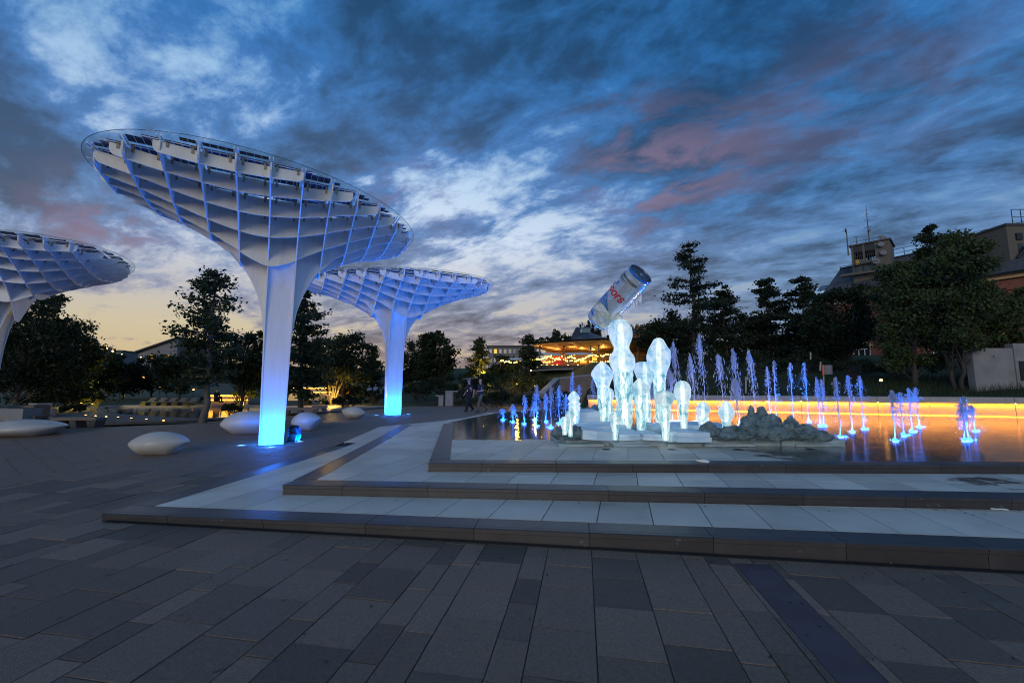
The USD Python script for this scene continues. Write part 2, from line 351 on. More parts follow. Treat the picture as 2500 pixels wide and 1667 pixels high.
def tile_mat(name, wet):
    """Pale terrace tiles; where the fountain keeps them wet they are darker and shine."""
    N = {'g': ('geometry', {}), 's': ('separate_xyz', {}), 'n': ('noise_texture', {'scale': 1.1, 'detail': 6., 'roughness': .6}), 'k': ('noise_texture', {'scale': .5, 'detail': 5., 'roughness': .62}),
         'fine': ('noise_texture', {'scale': 55., 'detail': 3.}), 'bp': ('bump', {'strength': .10, 'distance': .01}),
         'r': ('rgb_ramp', {'ramp': [(.22, (.45, .40, .325)), (.5, (.57, .515, .43)), (.78, (.68, .62, .53))]}),
         'oi': ('object_info', {}), 'ia': ('math', {'math_type': 'add'}), 'ifr': ('math', {'math_type': 'fraction'}), 'im': ('map_range', {'to_min': .80, 'to_max': 1.10}), 'iv': ('vector_math', {'math_type': 'scale'}),
         'wx': ('math', {'math_type': 'multiply_add', 'value2': wet[0], 'value3': wet[1]}), 'wy': ('math', {'math_type': 'multiply_add', 'value2': wet[2], 'value3': wet[3]}), 'wm': ('math', {'math_type': 'maximum'}),
         'kn': ('math', {'math_type': 'multiply_add', 'value2': wet[4], 'value3': -wet[4] * .5}), 'ws': ('math', {'math_type': 'add'}), 'w': ('map_range', {'range_type': 'smoothstep', 'from_min': -.06, 'from_max': .10, 'clamp': True}),
         'dk': ('mix', {'mix_type': 'multiply', 'color2': (.11, .115, .125)}), 'ro': ('map_range', {'to_min': .46, 'to_max': .02}),
         'rn': ('math', {'math_type': 'multiply_add', 'value2': .11}), 'p': ('principled_bsdf', {'specular_ior_level': .30})}
    L = [('g.position', 's.vector'), ('g.position', 'n.vector'), ('g.position', 'k.vector'), ('g.position', 'fine.vector'), ('fine.fac', 'bp.height'), ('bp.normal', 'p.normal'), ('n.fac', 'r.fac'),
         ('oi.random', 'ia.value1'), ('g.random_per_island', 'ia.value2'), ('ia.value', 'ifr.value1'), ('ifr.value', 'im.value'), ('r.color', 'iv.vector1'), ('im.result', 'iv.scale'),
         ('s.x', 'wx.value1'), ('s.y', 'wy.value1'), ('wx.value', 'wm.value1'), ('wy.value', 'wm.value2'), ('k.fac', 'kn.value1'), ('wm.value', 'ws.value1'), ('kn.value', 'ws.value2'), ('ws.value', 'w.value'),
         ('iv.vector', 'dk.color1'), ('w.result', 'dk.fac'), ('dk.color', 'p.base_color'), ('w.result', 'ro.value'), ('n.fac', 'rn.value1'), ('ro.result', 'rn.value3'), ('rn.value', 'p.roughness')]
    LOOKS[name] = usdkit.material(stage, '/World/Looks/' + name, N, L, surface='p.BSDF')
tile_mat('tile_wet', (.45, -2.1, .9, -9.6, 2.2))
tile_mat('tile_dry', (.16, -1.25, .001, -.55, 3.0))

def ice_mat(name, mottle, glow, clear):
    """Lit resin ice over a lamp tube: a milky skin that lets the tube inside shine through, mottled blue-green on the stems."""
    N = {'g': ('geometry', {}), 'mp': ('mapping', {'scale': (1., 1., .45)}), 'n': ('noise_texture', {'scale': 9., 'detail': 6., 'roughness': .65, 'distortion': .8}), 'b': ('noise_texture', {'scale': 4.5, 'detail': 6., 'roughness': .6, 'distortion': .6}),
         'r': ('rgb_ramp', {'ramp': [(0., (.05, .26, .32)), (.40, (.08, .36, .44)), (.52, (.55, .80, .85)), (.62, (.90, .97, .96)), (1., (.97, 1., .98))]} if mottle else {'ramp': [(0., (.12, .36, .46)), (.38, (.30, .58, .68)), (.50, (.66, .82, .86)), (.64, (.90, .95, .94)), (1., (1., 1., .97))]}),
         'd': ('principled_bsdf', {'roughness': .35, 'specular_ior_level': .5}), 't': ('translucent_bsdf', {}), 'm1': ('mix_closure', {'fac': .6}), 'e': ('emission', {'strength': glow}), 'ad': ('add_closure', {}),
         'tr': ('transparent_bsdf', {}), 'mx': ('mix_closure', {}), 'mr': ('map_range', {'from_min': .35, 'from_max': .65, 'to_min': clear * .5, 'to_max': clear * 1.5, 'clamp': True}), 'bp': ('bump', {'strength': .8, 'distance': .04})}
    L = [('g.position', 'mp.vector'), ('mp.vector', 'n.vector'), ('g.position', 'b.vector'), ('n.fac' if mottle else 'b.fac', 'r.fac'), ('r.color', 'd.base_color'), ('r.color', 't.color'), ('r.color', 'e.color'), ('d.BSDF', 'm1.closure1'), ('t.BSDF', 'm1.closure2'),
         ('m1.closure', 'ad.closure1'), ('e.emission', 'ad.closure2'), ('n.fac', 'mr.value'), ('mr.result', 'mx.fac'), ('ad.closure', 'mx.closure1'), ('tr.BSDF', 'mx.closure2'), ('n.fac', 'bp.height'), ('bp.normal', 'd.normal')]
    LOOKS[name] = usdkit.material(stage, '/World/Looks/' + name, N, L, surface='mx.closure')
ice_mat('ice_bulb', 0, .07, .13)  # the skin also emits faintly, standing in for tube light spread through it
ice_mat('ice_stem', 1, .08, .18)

def spray_mat(name):
    LOOKS[name] = usdkit.material(stage, '/World/Looks/' + name, {'d': ('principled_bsdf', {'base_color': (.55, .58, .66), 'roughness': .15, 'specular_ior_level': .6}), 't': ('translucent_bsdf', {'color': (.6, .64, .74)}), 'm': ('mix_closure', {'fac': .6})},
        [('d.BSDF', 'm.closure1'), ('t.BSDF', 'm.closure2')], surface='m.closure')
spray_mat('spray_blue')
spray_mat('spray_violet')

def lamp_disk(parent, name, loc, color, intensity, radius, cone=None, soft=.6, direction=(0, 0, 1)):
    d = UsdLux.DiskLight.Define(stage, parent + '/' + name)
    o = origin.get(parent, np.zeros(3))
    d.AddTranslateOp().Set(Gf.Vec3d(*map(float, np.asarray(loc, float) - o)))
    dv = np.asarray(direction, float); dv /= np.linalg.norm(dv)
    # the light shines along its -z axis
    d.AddOrientOp().Set(Gf.Quatf(Gf.Rotation(Gf.Vec3d(0, 0, -1), Gf.Vec3d(*map(float, dv))).GetQuat()))
    d.CreateRadiusAttr(radius); d.CreateIntensityAttr(intensity); d.CreateColorAttr(Gf.Vec3f(*color)); d.CreateNormalizeAttr(True)
    if cone:
        s = UsdLux.ShapingAPI.Apply(d.GetPrim()); s.CreateShapingConeAngleAttr(cone); s.CreateShapingConeSoftnessAttr(soft)
def lamp_ball(parent, name, loc, color, intensity, radius):
    d = UsdLux.SphereLight.Define(stage, parent + '/' + name)
    o = origin.get(parent, np.zeros(3))
    d.AddTranslateOp().Set(Gf.Vec3d(*map(float, np.asarray(loc, float) - o)))
    d.CreateRadiusAttr(radius); d.CreateIntensityAttr(intensity); d.CreateColorAttr(Gf.Vec3f(*color)); d.CreateNormalizeAttr(True)
# ------------------------------------------------------------------ ground levels
def zp(x, y):
    """The plaza: it climbs gently away from the camera, and a little to the left."""
    x, y = np.asarray(x, float), np.asarray(y, float)
    return np.interp(y, [-6, 0, 4, 11.5, 16, 24, 40], [-.20, -.084, 0, .158, .40, .42, .42]) - .009 * np.clip(x, -12, 6)
def atp(px, py):
    q = atz(px, py, .2)
    for _ in range(30): q = atz(px, py, float(zp(q[0], q[1])))
    return q
ZT3 = .44
z1 = lambda x, y: np.interp(y, [0, 7.5, 11.4, 14.9, 16.5, 23], [.16, .16, .198, .385, .432, .436])
z2 = lambda x, y: np.interp(y, [0, 7.5, 11, 15.5, 16], [.30, .30, .335, .43, .437])
z3 = lambda x, y: np.full(np.shape(x), ZT3)
W0, W1 = atz(1435, 997, ZT3)[:2], atz(2500, 1018, ZT3)[:2]
WD = (W1 - W0) / np.linalg.norm(W1 - W0); W2 = W1 + WD * 9; WN = np.array([-WD[1], WD[0]])   # WN points away from the camera
C1, T1e, tip1 = np.array([-5.1, 5.51]), np.array([17.0, 2.82]), np.array([-4.65, 11.4])
C2, T2e, tip2 = np.array([-3.36, 6.44]), np.array([17.0, 4.79]), np.array([-3.9, 15.4])
C3, T3e, e3 = np.array([-1.42, 7.42]), np.array([26.0, 6.87]), np.array([-2.48, 15.72])
back = [np.array([-.67, 22.85]), W0 + np.array([-1.2, .3])]
tier3 = Polygon([C3, T3e, W2 + [2, -1], W2, W0] + back[::-1] + [e3])
tier2 = Polygon([C2, T2e, T3e, C3, e3, tip2]).union(Polygon([C3, e3, tip2, C2]))
white_edge = [np.array([-4.55, 14.92]), np.array([-3.9, 15.75]), np.array([-3.0, 16.6]), np.array([-2.1, 18.6]), np.array([-1.25, 22.9])]
tier1 = Polygon([C1, T1e, T2e, C2, tip2, e3, back[0]] + white_edge[::-1] + [tip1]).buffer(0)
edge_px = [(-260, 1062), (0, 1052), (150, 1046), (430, 1036), (560, 1030), (690, 1016), (800, 1008), (1000, 992), (1219, 984), (1440, 984)]
plaza_back = [atp(*q)[:2] for q in edge_px]
plaza = Polygon([(-30, -4), (16, -4), (18, 3.5), W0 + [0, 2.5]] + plaza_back[::-1] + [(-34, 14)]).buffer(0)
plaza = plaza.difference(tier1.union(tier2).union(tier3).buffer(.004))
plaza = max(polys(plaza), key=lambda p: p.area)
paved = plaza.union(tier1).union(tier2).union(tier3).buffer(.15)

def zt(x, y):
    """The terrain round the plaza: lawns that climb to the terrace behind, the slope behind the amber wall, the pond basin on the left."""
    x, y = np.asarray(x, float), np.asarray(y, float)
    z = np.interp(y, [-40, 0, 24, 31, 38, 46, 55, 75, 120, 400], [-.4, -.35, .30, .42, 1.0, 2.2, 4.2, 5.2, 6.5, 8.])
    left = np.clip((-9 - x) / 9, 0, 1); left = left * left * (3 - 2 * left)
    low = np.interp(y, [-40, 0, 14, 24, 40, 60, 120, 400], [-.4, -.3, .05, .12, .25, .9, 3., 6.])
    z = z * (1 - left) + low * left
    d = (x - W0[0]) * WN[0] + (y - W0[1]) * WN[1]                       # metres behind the amber wall
    rise = np.interp(d, [.2, .8, 3, 9, 20, 60], [0.4, 1.15, 1.5, 2.6, 4.6, 6.])
    s = np.clip((x - 3.0 - np.clip((y - 27) * .12, 0, 4)) / 3.5, 0, 1) * np.clip((d - .1) / .5, 0, 1)
    return z * (1 - s) + np.maximum(z, rise) * s

# ------------------------------------------------------------------ setting
def ground():
    xs = np.unique(np.r_[np.linspace(-900, -60, 15), np.arange(-60, 70.1, 1.0), np.linspace(70, 900, 15)])
    ys = np.unique(np.r_[np.linspace(-300, -20, 8), np.arange(-20, 80.1, 1.0), np.linspace(80, 1200, 20)])
    X, Y = np.meshgrid(xs, ys, indexing='ij')
    Z = zt(X, Y) + .10 * (fbm(np.stack([X * .3, Y * .3, 0 * X], -1), 3) - .5)
    inside = shapely.contains_xy(shapely.prepare(paved) or paved, X.ravel(), Y.ravel()).reshape(X.shape)
    Z = np.where(inside, np.minimum(Z, -.75), Z)
    water = Polygon(POND).buffer(.6)
    Z = np.where(shapely.contains_xy(water, X.ravel(), Y.ravel()).reshape(X.shape), -.5, Z)
    obj('ground', grid(X, Y, Z), 'grass', smooth=True, kind='structure')
POND = [atz(px, py, .10)[:2] for px, py in [(196, 1016), (330, 1026), (470, 1031), (560, 1029), (690, 1014), (705, 998), (600, 993), (500, 992), (300, 993), (215, 1000)]]
ground()
v, f = extrude(Polygon(POND).buffer(.5), .02); v[:, 2] += .06
obj('pond_water', (v, f), 'pond_water', kind='structure')
v, f = extrude(Polygon(POND).buffer(.95).difference(Polygon(POND).buffer(.52)), .5); v[:, 2] -= .28
obj('pond_edge', (v, f), 'coping', kind='structure')

def hills():
    for k, (a0, a1, dist, h, seed) in enumerate([(-58, 10, 520, 30, 3), (-30, 40, 430, 19, 8)]):
        a = np.radians(np.linspace(a0, a1, 160)); r = np.array([0, 40, 90, 200.])
        ridge = h * (.55 + .75 * fbm(np.stack([np.degrees(a) * .09, 0 * a, 0 * a + seed], -1), 3)) + 2.2 * noise(np.stack([np.degrees(a) * 5, 0 * a, 0 * a], -1), 5)
        ridge *= np.clip(np.minimum(a - a[0], a[-1] - a) / .12, 0.05, 1)
        R, A = np.meshgrid(dist + r, a, indexing='ij')
        Z = np.stack([ridge * 0 - 3, ridge * .8, ridge, ridge * .6])
        obj('hills', grid(R * np.sin(A), R * np.cos(A), Z), 'far_hill', smooth=False, kind='structure')
hills()

# paving of granite slabs, in rows; the nearest ones singly, the rest as one part
def paving():
    root = thing('paving', kind='structure')
    v, f = slab(plaza, zp, .35, -.007, 1.2); obj('paving_bed', (v, f), 'joint_dark', root)
    rng = np.random.default_rng(5)
    D1 = np.array([.163, .987]); N1 = np.array([D1[1], -D1[0]])
    Bp, Bd = np.array([-8.72, 7.83]), np.array([1.48, 1.95]); Bd = Bd / np.linalg.norm(Bd); Bn = np.array([-Bd[1], Bd[0]])
    zone2 = Polygon([Bp - Bd * 40, Bp + Bd * 60, Bp + Bd * 60 + Bn * 90, Bp - Bd * 40 + Bn * 90])
    steel = [N1 * 0 + np.array([1.98, 2.75])]
    drain = Polygon([atp(1794, 1374)[:2], atp(1876.4, 1376.4)[:2], atp(2290, 1785)[:2], atp(2150, 1785)[:2]])
    out = []
    g = .0038
    for zone, D, seed in ((plaza.difference(zone2).difference(drain.buffer(.006)), D1, 1), (plaza.intersection(zone2), np.array([.806, -.592]), 2)):
        N = np.array([D[1], -D[0]])
        for zpart in polys(zone):
            shapely.prepare(zpart)
            pts = np.array(zpart.exterior.coords); vv = pts @ N; uu = pts @ D
            vpos = vv.min()
            rng = np.random.default_rng(seed)
            while vpos < vv.max():
                w = rng.choice([.45, .45, .225, .45, .225] if seed == 1 else [.42, .42, .30])
                u = uu.min() - rng.uniform(0, .5)
                while u < uu.max():
                    ln = rng.choice([.45, .52, .56, .62]) * (1 if w > .25 else .95)
                    q = np.array([D * a + N * b for a, b in ((u + g, vpos + g), (u + ln - g, vpos + g), (u + ln - g, vpos + w - g), (u + g, vpos + w - g))])
                    u += ln
                    c = q.mean(0)
                    if c[1] < 1.3 or abs(c[0]) > 1.36 * c[1] + 1.5 or c[1] > 30: continue
                    if not shapely.contains_xy(zpart, q[:, 0], q[:, 1]).any(): continue
                    h = rng.normal(0, .0016); t = rng.normal(0, .0012, 2)
                    zf = lambda x, y, h=h, t=t, c=c: zp(x, y) + h + t[0] * (x - c[0]) * 3 + t[1] * (y - c[1]) * 3
                    if shapely.contains_xy(zpart, q[:, 0], q[:, 1]).all():
                        e = .0025
                        ci = q + (c - q) / np.linalg.norm(c - q, axis=1, keepdims=True) * e * 1.4
                        top = np.c_[ci, zf(ci[:, 0], ci[:, 1])]; mid = np.c_[q, zf(q[:, 0], q[:, 1]) - e]; low = np.c_[q, zf(q[:, 0], q[:, 1]) - .03]
                        ff = [[0, 2, 1], [0, 3, 2]] if np.cross(q[1] - q[0], q[2] - q[0]) < 0 else [[0, 1, 2], [0, 2, 3]]
                        for a, b in ((0, 4), (4, 8)):
                            for k in range(4):
                                m = (k + 1) % 4
                                ff += [[a + k, b + k, b + m], [a + k, b + m, a + m]]
                        out.append((np.hypot(*c), (np.vstack([top, mid, low]), np.array(ff))))
                    else:
                        for p in polys(Polygon(q).intersection(zpart)):
                            out.append((np.hypot(*c), slab(p, zf, .03)))
                vpos += w
    out.sort(key=lambda t: t[0])
    for _, m in out[:300]: obj('paving_slab', m, 'granite', root)
    obj('paving_slab', join([m for _, m in out[300:]]), 'granite', root, kind='stuff')
    d = slab(drain, zp, .03, -.001, 1.)
    dr = obj('drain_cover', d, 'drain_steel', root)
    for px, py in [(1930, 1470), (1957, 1472), (2000, 1528)]:
        c = atp(px, py); obj('lifting_hole', place(lathe([(0, .0022), (.014, .002), (.015, -.001)], 8), c), 'black', dr)
paving()
def slot_drain():
    n = (T1e - C1) / np.linalg.norm(T1e - C1); o = np.array([n[1], -n[0]])
    p = Polygon([C1 + n * .1 + o * .005, T1e + o * .005, T1e + o * .075, C1 + n * .1 + o * .075])
    v, f = slab(p, zp, .02, .004, 1.)
    t = thing('slot_drain', 'narrow black drain grating at the foot of the lowest fountain step', 'drain')
    obj('channel', (v, f), 'black', t)
    bars = []
    L = 12.5
    for k in range(int(L / .05)):
        a = C1 + n * (.12 + k * .05)
        q = Polygon([a + o * .01, a + n * .02 + o * .01, a + n * .02 + o * .07, a + o * .07])
        bars.append(slab(q, zp, 0.0, .008))
    obj('grate_bar', join(bars), 'grate', t, kind='stuff')
slot_drain()

# the three stepped terraces of the fountain: dark kerb stones and pale tiles
KW = .36
def kerb_run(root, a, b, ztop, zlow, first=.9, step=1.27, length=None):
    d = (b - a); L = length or np.linalg.norm(d); d = d / np.linalg.norm(d); o = np.array([d[1], -d[0]])    # o points outwards, down the step
    s = 0.; k = 0
    while s < L - .01:
        e = min(L, s + (first if k == 0 else step))
        rows = []
        for t in np.linspace(s + .003, e - .003, 3):
            P = a + d * t
            zt_, zl = float(ztop(*P)), float(zlow(*(P + o * .02)))
            h = max(zt_ - zl + .03, .05); nz = min(.05, h * .5)
            prof = [(-KW, 0), (-.075, 0), (-.070, -.004), (-.065, 0), (-.010, 0), (0, -.010), (0, -nz), (-.016, -nz - .008), (-.016, -h), (-KW, -h)]
            rows.append([[*(P + o * u), zt_ + w] for u, w in prof])
        R = np.array(rows); n = R.shape[1]
        v = R.reshape(-1, 3); ff = []
        for i in range(2):
            for j in range(n):
                m = (j + 1) % n
                ff += [[i * n + j, i * n + m, (i + 1) * n + m], [i * n + j, (i + 1) * n + m, (i + 1) * n + j]]
        for j in range(1, n - 1): ff += [[0, j + 1, j], [2 * n, 2 * n + j, 2 * n + j + 1]]
        obj('kerb_stone', (v, np.array(ff)), 'kerb_stone', root)
        s = e; k += 1
T_DIR = np.array([.25, .968])
def tiles(root, region, zf, front, depth, material, limit, bed, u0=0.):
    fd = front / np.linalg.norm(front); shapely.prepare(region)
    pts = np.array(region.exterior.coords)
    M = np.linalg.inv(np.array([fd, T_DIR]).T)
    ab = pts @ M.T
    out = []
    g = .0058
    for i in range(int(math.floor((ab[:, 0].min() - u0) / .64)), int(ab[:, 0].max() / .64) + 2):
        for j in range(0, int((ab[:, 1].max() - ab[:, 1].min()) / depth) + 1):
            a0, b0 = u0 + i * .64, ab[:, 1].min() + j * depth
            q = Polygon([fd * a + T_DIR * b for a, b in ((a0 + g, b0 + g), (a0 + .64 - g, b0 + g), (a0 + .64 - g, b0 + depth - g), (a0 + g, b0 + depth - g))])
            c = q.centroid
            if abs(c.x) > 1.34 * c.y + 1.2 or c.y > 28.5: continue
            for p in polys(q.intersection(region)):
                if p.area > .01: out.append((math.hypot(c.x, c.y), slab(p, zf, .03)))
    out.sort(key=lambda t: t[0])
    for _, m in out[:limit]: obj('tile', m, material, root)
    if out[limit:]: obj('tile', join([m for _, m in out[limit:]]), material, root, kind='stuff')

def inner(a, b, w=KW):
    d = (b - a) / np.linalg.norm(b - a); o = np.array([d[1], -d[0]])
    return a - o * w, b - o * w
def band(poly, *lines):
    for a, b in lines:
        d = (b - a) / np.linalg.norm(b - a); o = np.array([d[1], -d[0]])
        a2, b2 = a - d * 1.0 if True else a, b
        poly = poly.difference(Polygon([a - d * .6 + o * .6, b + o * .6, b - o * (KW + .003), a - d * .6 - o * (KW + .003)]))
    return poly
def mitre_kerb(root, corner, left_end, right_end, ztop, zlow):
    """Front kerb from the corner to the right, side kerb from its far end to the corner; the first front stone runs through the corner."""
    kerb_run(root, corner, right_end, ztop, zlow, first=.9)
    d = (corner - left_end); L = np.linalg.norm(d); dn = d / L
    df = (right_end - corner) / np.linalg.norm(right_end - corner); of = np.array([df[1], -df[0]])
    # stop short of the front kerb
    stop = L - KW / abs(np.dot(dn, of)) - .006
    kerb_run(root, left_end, corner, ztop, zlow, first=1.0, length=stop)
terr = []
for k, (C, E, tip, zf, zl, poly, nxt, m, lim, dep) in enumerate([(C1, T1e, tip1, z1, zp, tier1, tier2.union(tier3), 'tile_dry', 70, 1.05), (C2, T2e, tip2, z2, z1, tier2, tier3, 'tile_dry', 70, .93), (C3, T3e, e3, z3, z2, tier3, None, 'tile_wet', 290, .62)]):
    root = thing('fountain_terrace', kind='structure'); terr.append(root)
    bed = poly.buffer(-.06)
    v, f = slab(max(polys(bed), key=lambda p: p.area), zf, .5, -.012, 1.6)
    obj('terrace_bed', (v, f), 'joint_light' if k == 2 else 'joint_dark', root)
    mitre_kerb(root, C, tip, E, zf, zl)
    reg = band(poly, (C, E), (tip, C))
    reg = max(polys(reg), key=lambda p: p.area)
    if nxt is not None: reg = max(polys(reg.difference(nxt.buffer(.004))), key=lambda p: p.area)
    tiles(root, reg, zf, E - C, dep, m, lim, bed, u0=.30 - .12 * k)

def amber_wall():
    root = thing('bench_wall', 'low pale bench wall with a bright amber light strip along the back of the fountain', 'wall')
    ax = np.array([*WD, 0]); ay = np.array([*WN, 0])
    def seg(s0, s1, d0, d1, za, zb):
        v, f = bx(s0, d0, za, s1, d1, zb)
        P = np.array([*W0, 0]) + v[:, :1] * ax + v[:, 1:2] * ay; P[:, 2] = v[:, 2]; return P, f
    L = 30.; s = 0.
    while s < L:
        e = min(L, s + 3.3)
        obj('wall_block', seg(s + .004, e - .004, .12, .6, ZT3 - .2, ZT3 + .62), 'wall_render', root)
        obj('coping_stone', seg(s + .004, e - .004, -.10, .95, ZT3 + .624, ZT3 + .86), 'coping', root)
        obj('plinth_stone', seg(s + .004, e - .004, -.02, .118, ZT3 - .1, ZT3 + .07), 'wall_render', root)
        s = e
    obj('coping_lip', seg(0, L, -.10, -.075, ZT3 + .57, ZT3 + .622), 'coping', root)  # lip added to hide the upper light strip from view
    obj('light_strip', seg(.1, L, -.068, -.03, ZT3 + .585, ZT3 + .618), 'led_amber', root)
    obj('light_strip', seg(.1, L, -.06, -.03, ZT3 + .002, ZT3 + .016), 'amber_foot_fill', root)  # glowing strip added to brighten the lower face of the wall
amber_wall()
# ------------------------------------------------------------------ the three solar canopies
PROF = np.array([(.285, 0), (.29, 1.4), (.305, 2.2), (.345, 2.95), (.43, 3.6), (.58, 4.13), (.74, 4.48), (.87, 4.71), (1.15, 5.02), (1.51, 5.29), (2.13, 5.63), (2.75, 5.91), (3.38, 6.11), (3.75, 6.2)])   # reach and underside height of the shell
TOPS = np.array([(0, 5.35), (.9, 5.55), (1.5, 5.80), (2.12, 6.02), (2.73, 6.21), (3.33, 6.35), (3.7, 6.41)])            # upper edge of the plates
def canopy(label, base, ztop, ell, yaw, shift=(0., 0.)):
    """A steel waffle shell that flares from a square stem and carries an oval glass roof with solar cells. ell: half axes of the oval and the angle of the longer one."""
    base = np.asarray(base, float)
    ea, eb, er = ell; sh = np.array(shift)      # the oval may sit a little off the stem
    root = thing('solar_canopy', label, 'solar canopy', base, 'tree shaped solar canopies on the plaza')
    A = np.array([math.sin(yaw), math.cos(yaw)]); B = np.array([A[1], -A[0]])
    major = np.array([math.cos(er), math.sin(er)]); minor = np.array([-major[1], major[0]])
    sup = lambda d: math.hypot(ea * (d @ major), eb * (d @ minor))
    rad = lambda d: 1 / math.hypot((d @ major) / ea, (d @ minor) / eb)
    s = [sup(A) * .955 / 5.95, sup(B) * .955 / 5.75]         # spacing of the plates along A and along B
    RN = 3.66
    zg = ztop - base[2]; hz = zg / 6.46; top = zg - .20
    prof = PROF * [1, hz]
    def req(ta, tb):
        P = ta[:, None] * A + tb[:, None] * B; P = P - sh * np.clip(np.linalg.norm(P, axis=1, keepdims=True) / 2.5, 0, 1)
        return RN * np.hypot(P @ major / ea, P @ minor / eb)
    S = lambda ta, tb: np.interp(np.sqrt(np.maximum(req(ta, tb) ** 2 - .09, 0)), prof[:, 0], prof[:, 1])
    TP = lambda ta, tb: np.interp(req(ta, tb), TOPS[:, 0], TOPS[:, 1] * hz)
    def warp(v): return np.c_[v[:, :1] * A + v[:, 1:2] * B + base[:2], v[:, 2] + base[2]]
    half = [lambda z: np.interp(z, [0, 3.6 * hz], [.84, 1.]) * s[0] / 2, lambda z: np.interp(z, [0, 3.6 * hz], [.84, 1.]) * s[1] / 2]
    th = .028
    offs = [i + .5 for i in range(-6, 6)]
    def chord(fam, a, f=.955):
        """Ends along the plate of the line at offset a inside the oval shrunk by f."""
        u, o = (A, B) if fam == 0 else (B, A)
        t = np.linspace(-6, 6, 2401); P = t[:, None] * u + a * o - sh
        ok = t[np.hypot(P @ major / (ea * f), P @ minor / (eb * f)) < 1]
        return (ok[0], ok[-1]) if len(ok) > 60 else None
    for fam in (0, 1):
        k_along = rad(A if fam == 0 else B) / RN
        for o in offs:
            a = o * s[1 - fam]; ch = chord(fam, a)
            if ch is None: continue
            t0, t1 = ch; central = abs(o) < .6
            f_ = (lambda t, a=a: S(t, np.full(len(t), a))) if fam == 0 else (lambda t, a=a: S(np.full(len(t), a), t))
            g_ = (lambda t, a=a: TP(t, np.full(len(t), a))) if fam == 0 else (lambda t, a=a: TP(np.full(len(t), a), t))
            e = .12
            if central:
                zz = np.linspace(0, prof[8, 1], 30); te = np.interp(zz, prof[:, 1], prof[:, 0])
                te = np.maximum(te * (1 + (k_along - 1) * np.clip((te - .3) / .6, 0, 1)), half[fam](zz) + .022)
                right, left = [], []
                for sg, tm, lst in ((1, t1, right), (-1, -t0, left)):
                    to = np.linspace(te[-1], tm, 24)[1:]
                    zo = np.maximum(f_(sg * to), zz[-1]); zo = np.maximum.accumulate(zo)
                    cut = np.clip((tm - to) / e, 0, 1); zo = zo + np.where(cut < 1, e * (1 - np.sqrt(np.clip(1 - (1 - cut) ** 2, 0, 1))), 0)
                    lst += [(sg * t, z) for t, z in zip(np.r_[te, to], np.minimum(np.r_[zz, zo], np.maximum(np.r_[zz, g_(sg * to) - .17], 0)))] + [(sg * t, z) for t, z in zip(np.r_[to[::-3], 0.], g_(sg * np.r_[to[::-3], 0.]))]
                pts = right + left[::-1]
            else:
                tt = np.unique(np.r_[np.linspace(t0, t1, 61), t0 + np.array([.02, .05]), t1 - np.array([.02, .05])]); zz = np.minimum(f_(tt), g_(tt) - .17)
                cut = np.clip(np.minimum(tt - t0, t1 - tt) / e, 0, 1)
                zz = zz + np.where(cut < 1, e * (1 - np.sqrt(np.clip(1 - (1 - cut) ** 2, 0, 1))), 0)
                pts = list(zip(tt, zz)) + [(t, z) for t, z in zip(tt[::-3], g_(tt[::-3]))] + [(t0, g_(tt[:1])[0])]
            poly = max(polys(Polygon(pts).buffer(0)), key=lambda p: p.area)
            v, f = extrude(poly, th)
            if central: v, f = trimesh.remesh.subdivide_to_size(v, f, .8, max_iter=6)
            t, z, w = v[:, 0], v[:, 1], v[:, 2] - th / 2
            off = (np.sign(a) * half[1 - fam](z) if central else np.full(len(z), a)) + w
            obj('rib_plate', (warp(np.c_[t, off, z] if fam == 0 else np.c_[off, t, z]), f), 'steel_white', root)
    # stem panels between the middle plates: they follow the fins outwards up to the first cross plate
    for q in range(4):
        fam = q % 2; sg = 1 if q < 2 else -1
        kk = rad(A if fam == 0 else B) / RN; lim = 1.5 * s[fam]
        zz = np.linspace(0, prof[8, 1], 44); te = np.interp(zz, prof[:, 1], prof[:, 0]); te = np.maximum(te * (1 + (kk - 1) * np.clip((te - .3) / .6, 0, 1)), half[fam](zz) + .022)
        rec = np.interp(zz, [0, 2.2 * hz, 3.4 * hz, 4.3 * hz, 4.9 * hz], [.012, .02, .05, .10, .06])
        d = np.minimum(te - rec, lim - .02); n_ = int(np.searchsorted(d, lim - .021)) + 1; zz, d = zz[:n_], d[:n_]
        vs = np.linspace(-1, 1, 7)
        D = sg * d[:, None] + 0 * vs; U = (half[1 - fam](zz)[:, None] - th * .6) * vs; Z = zz[:, None] + 0 * vs
        v, f = grid(D, U, Z) if fam == 0 else grid(U, D, Z)
        obj('stem_panel', (warp(v), f), 'steel_white', root, smooth=True)
    x0 = -(half[0](np.array([.7]))[0] + .022 - .012)
    q = bx(x0 - .004, -.085, .52, x0 - .001, .085, .92); hp = obj('service_hatch', (warp(q[0] - [.004, 0, 0]), q[1]), 'steel_white', root)
    for yy, z_ in ((-.07, .545), (.07, .545), (-.07, .895), (.07, .895)): obj('screw', place(trimesh.creation.icosphere(1, .008), warp(np.array([[x0 - .009, yy, z_]]))[0]), 'bracket', hp)
    # glazing: beams, clips, oval glass in strips, solar cells
    fr, cl = [], []
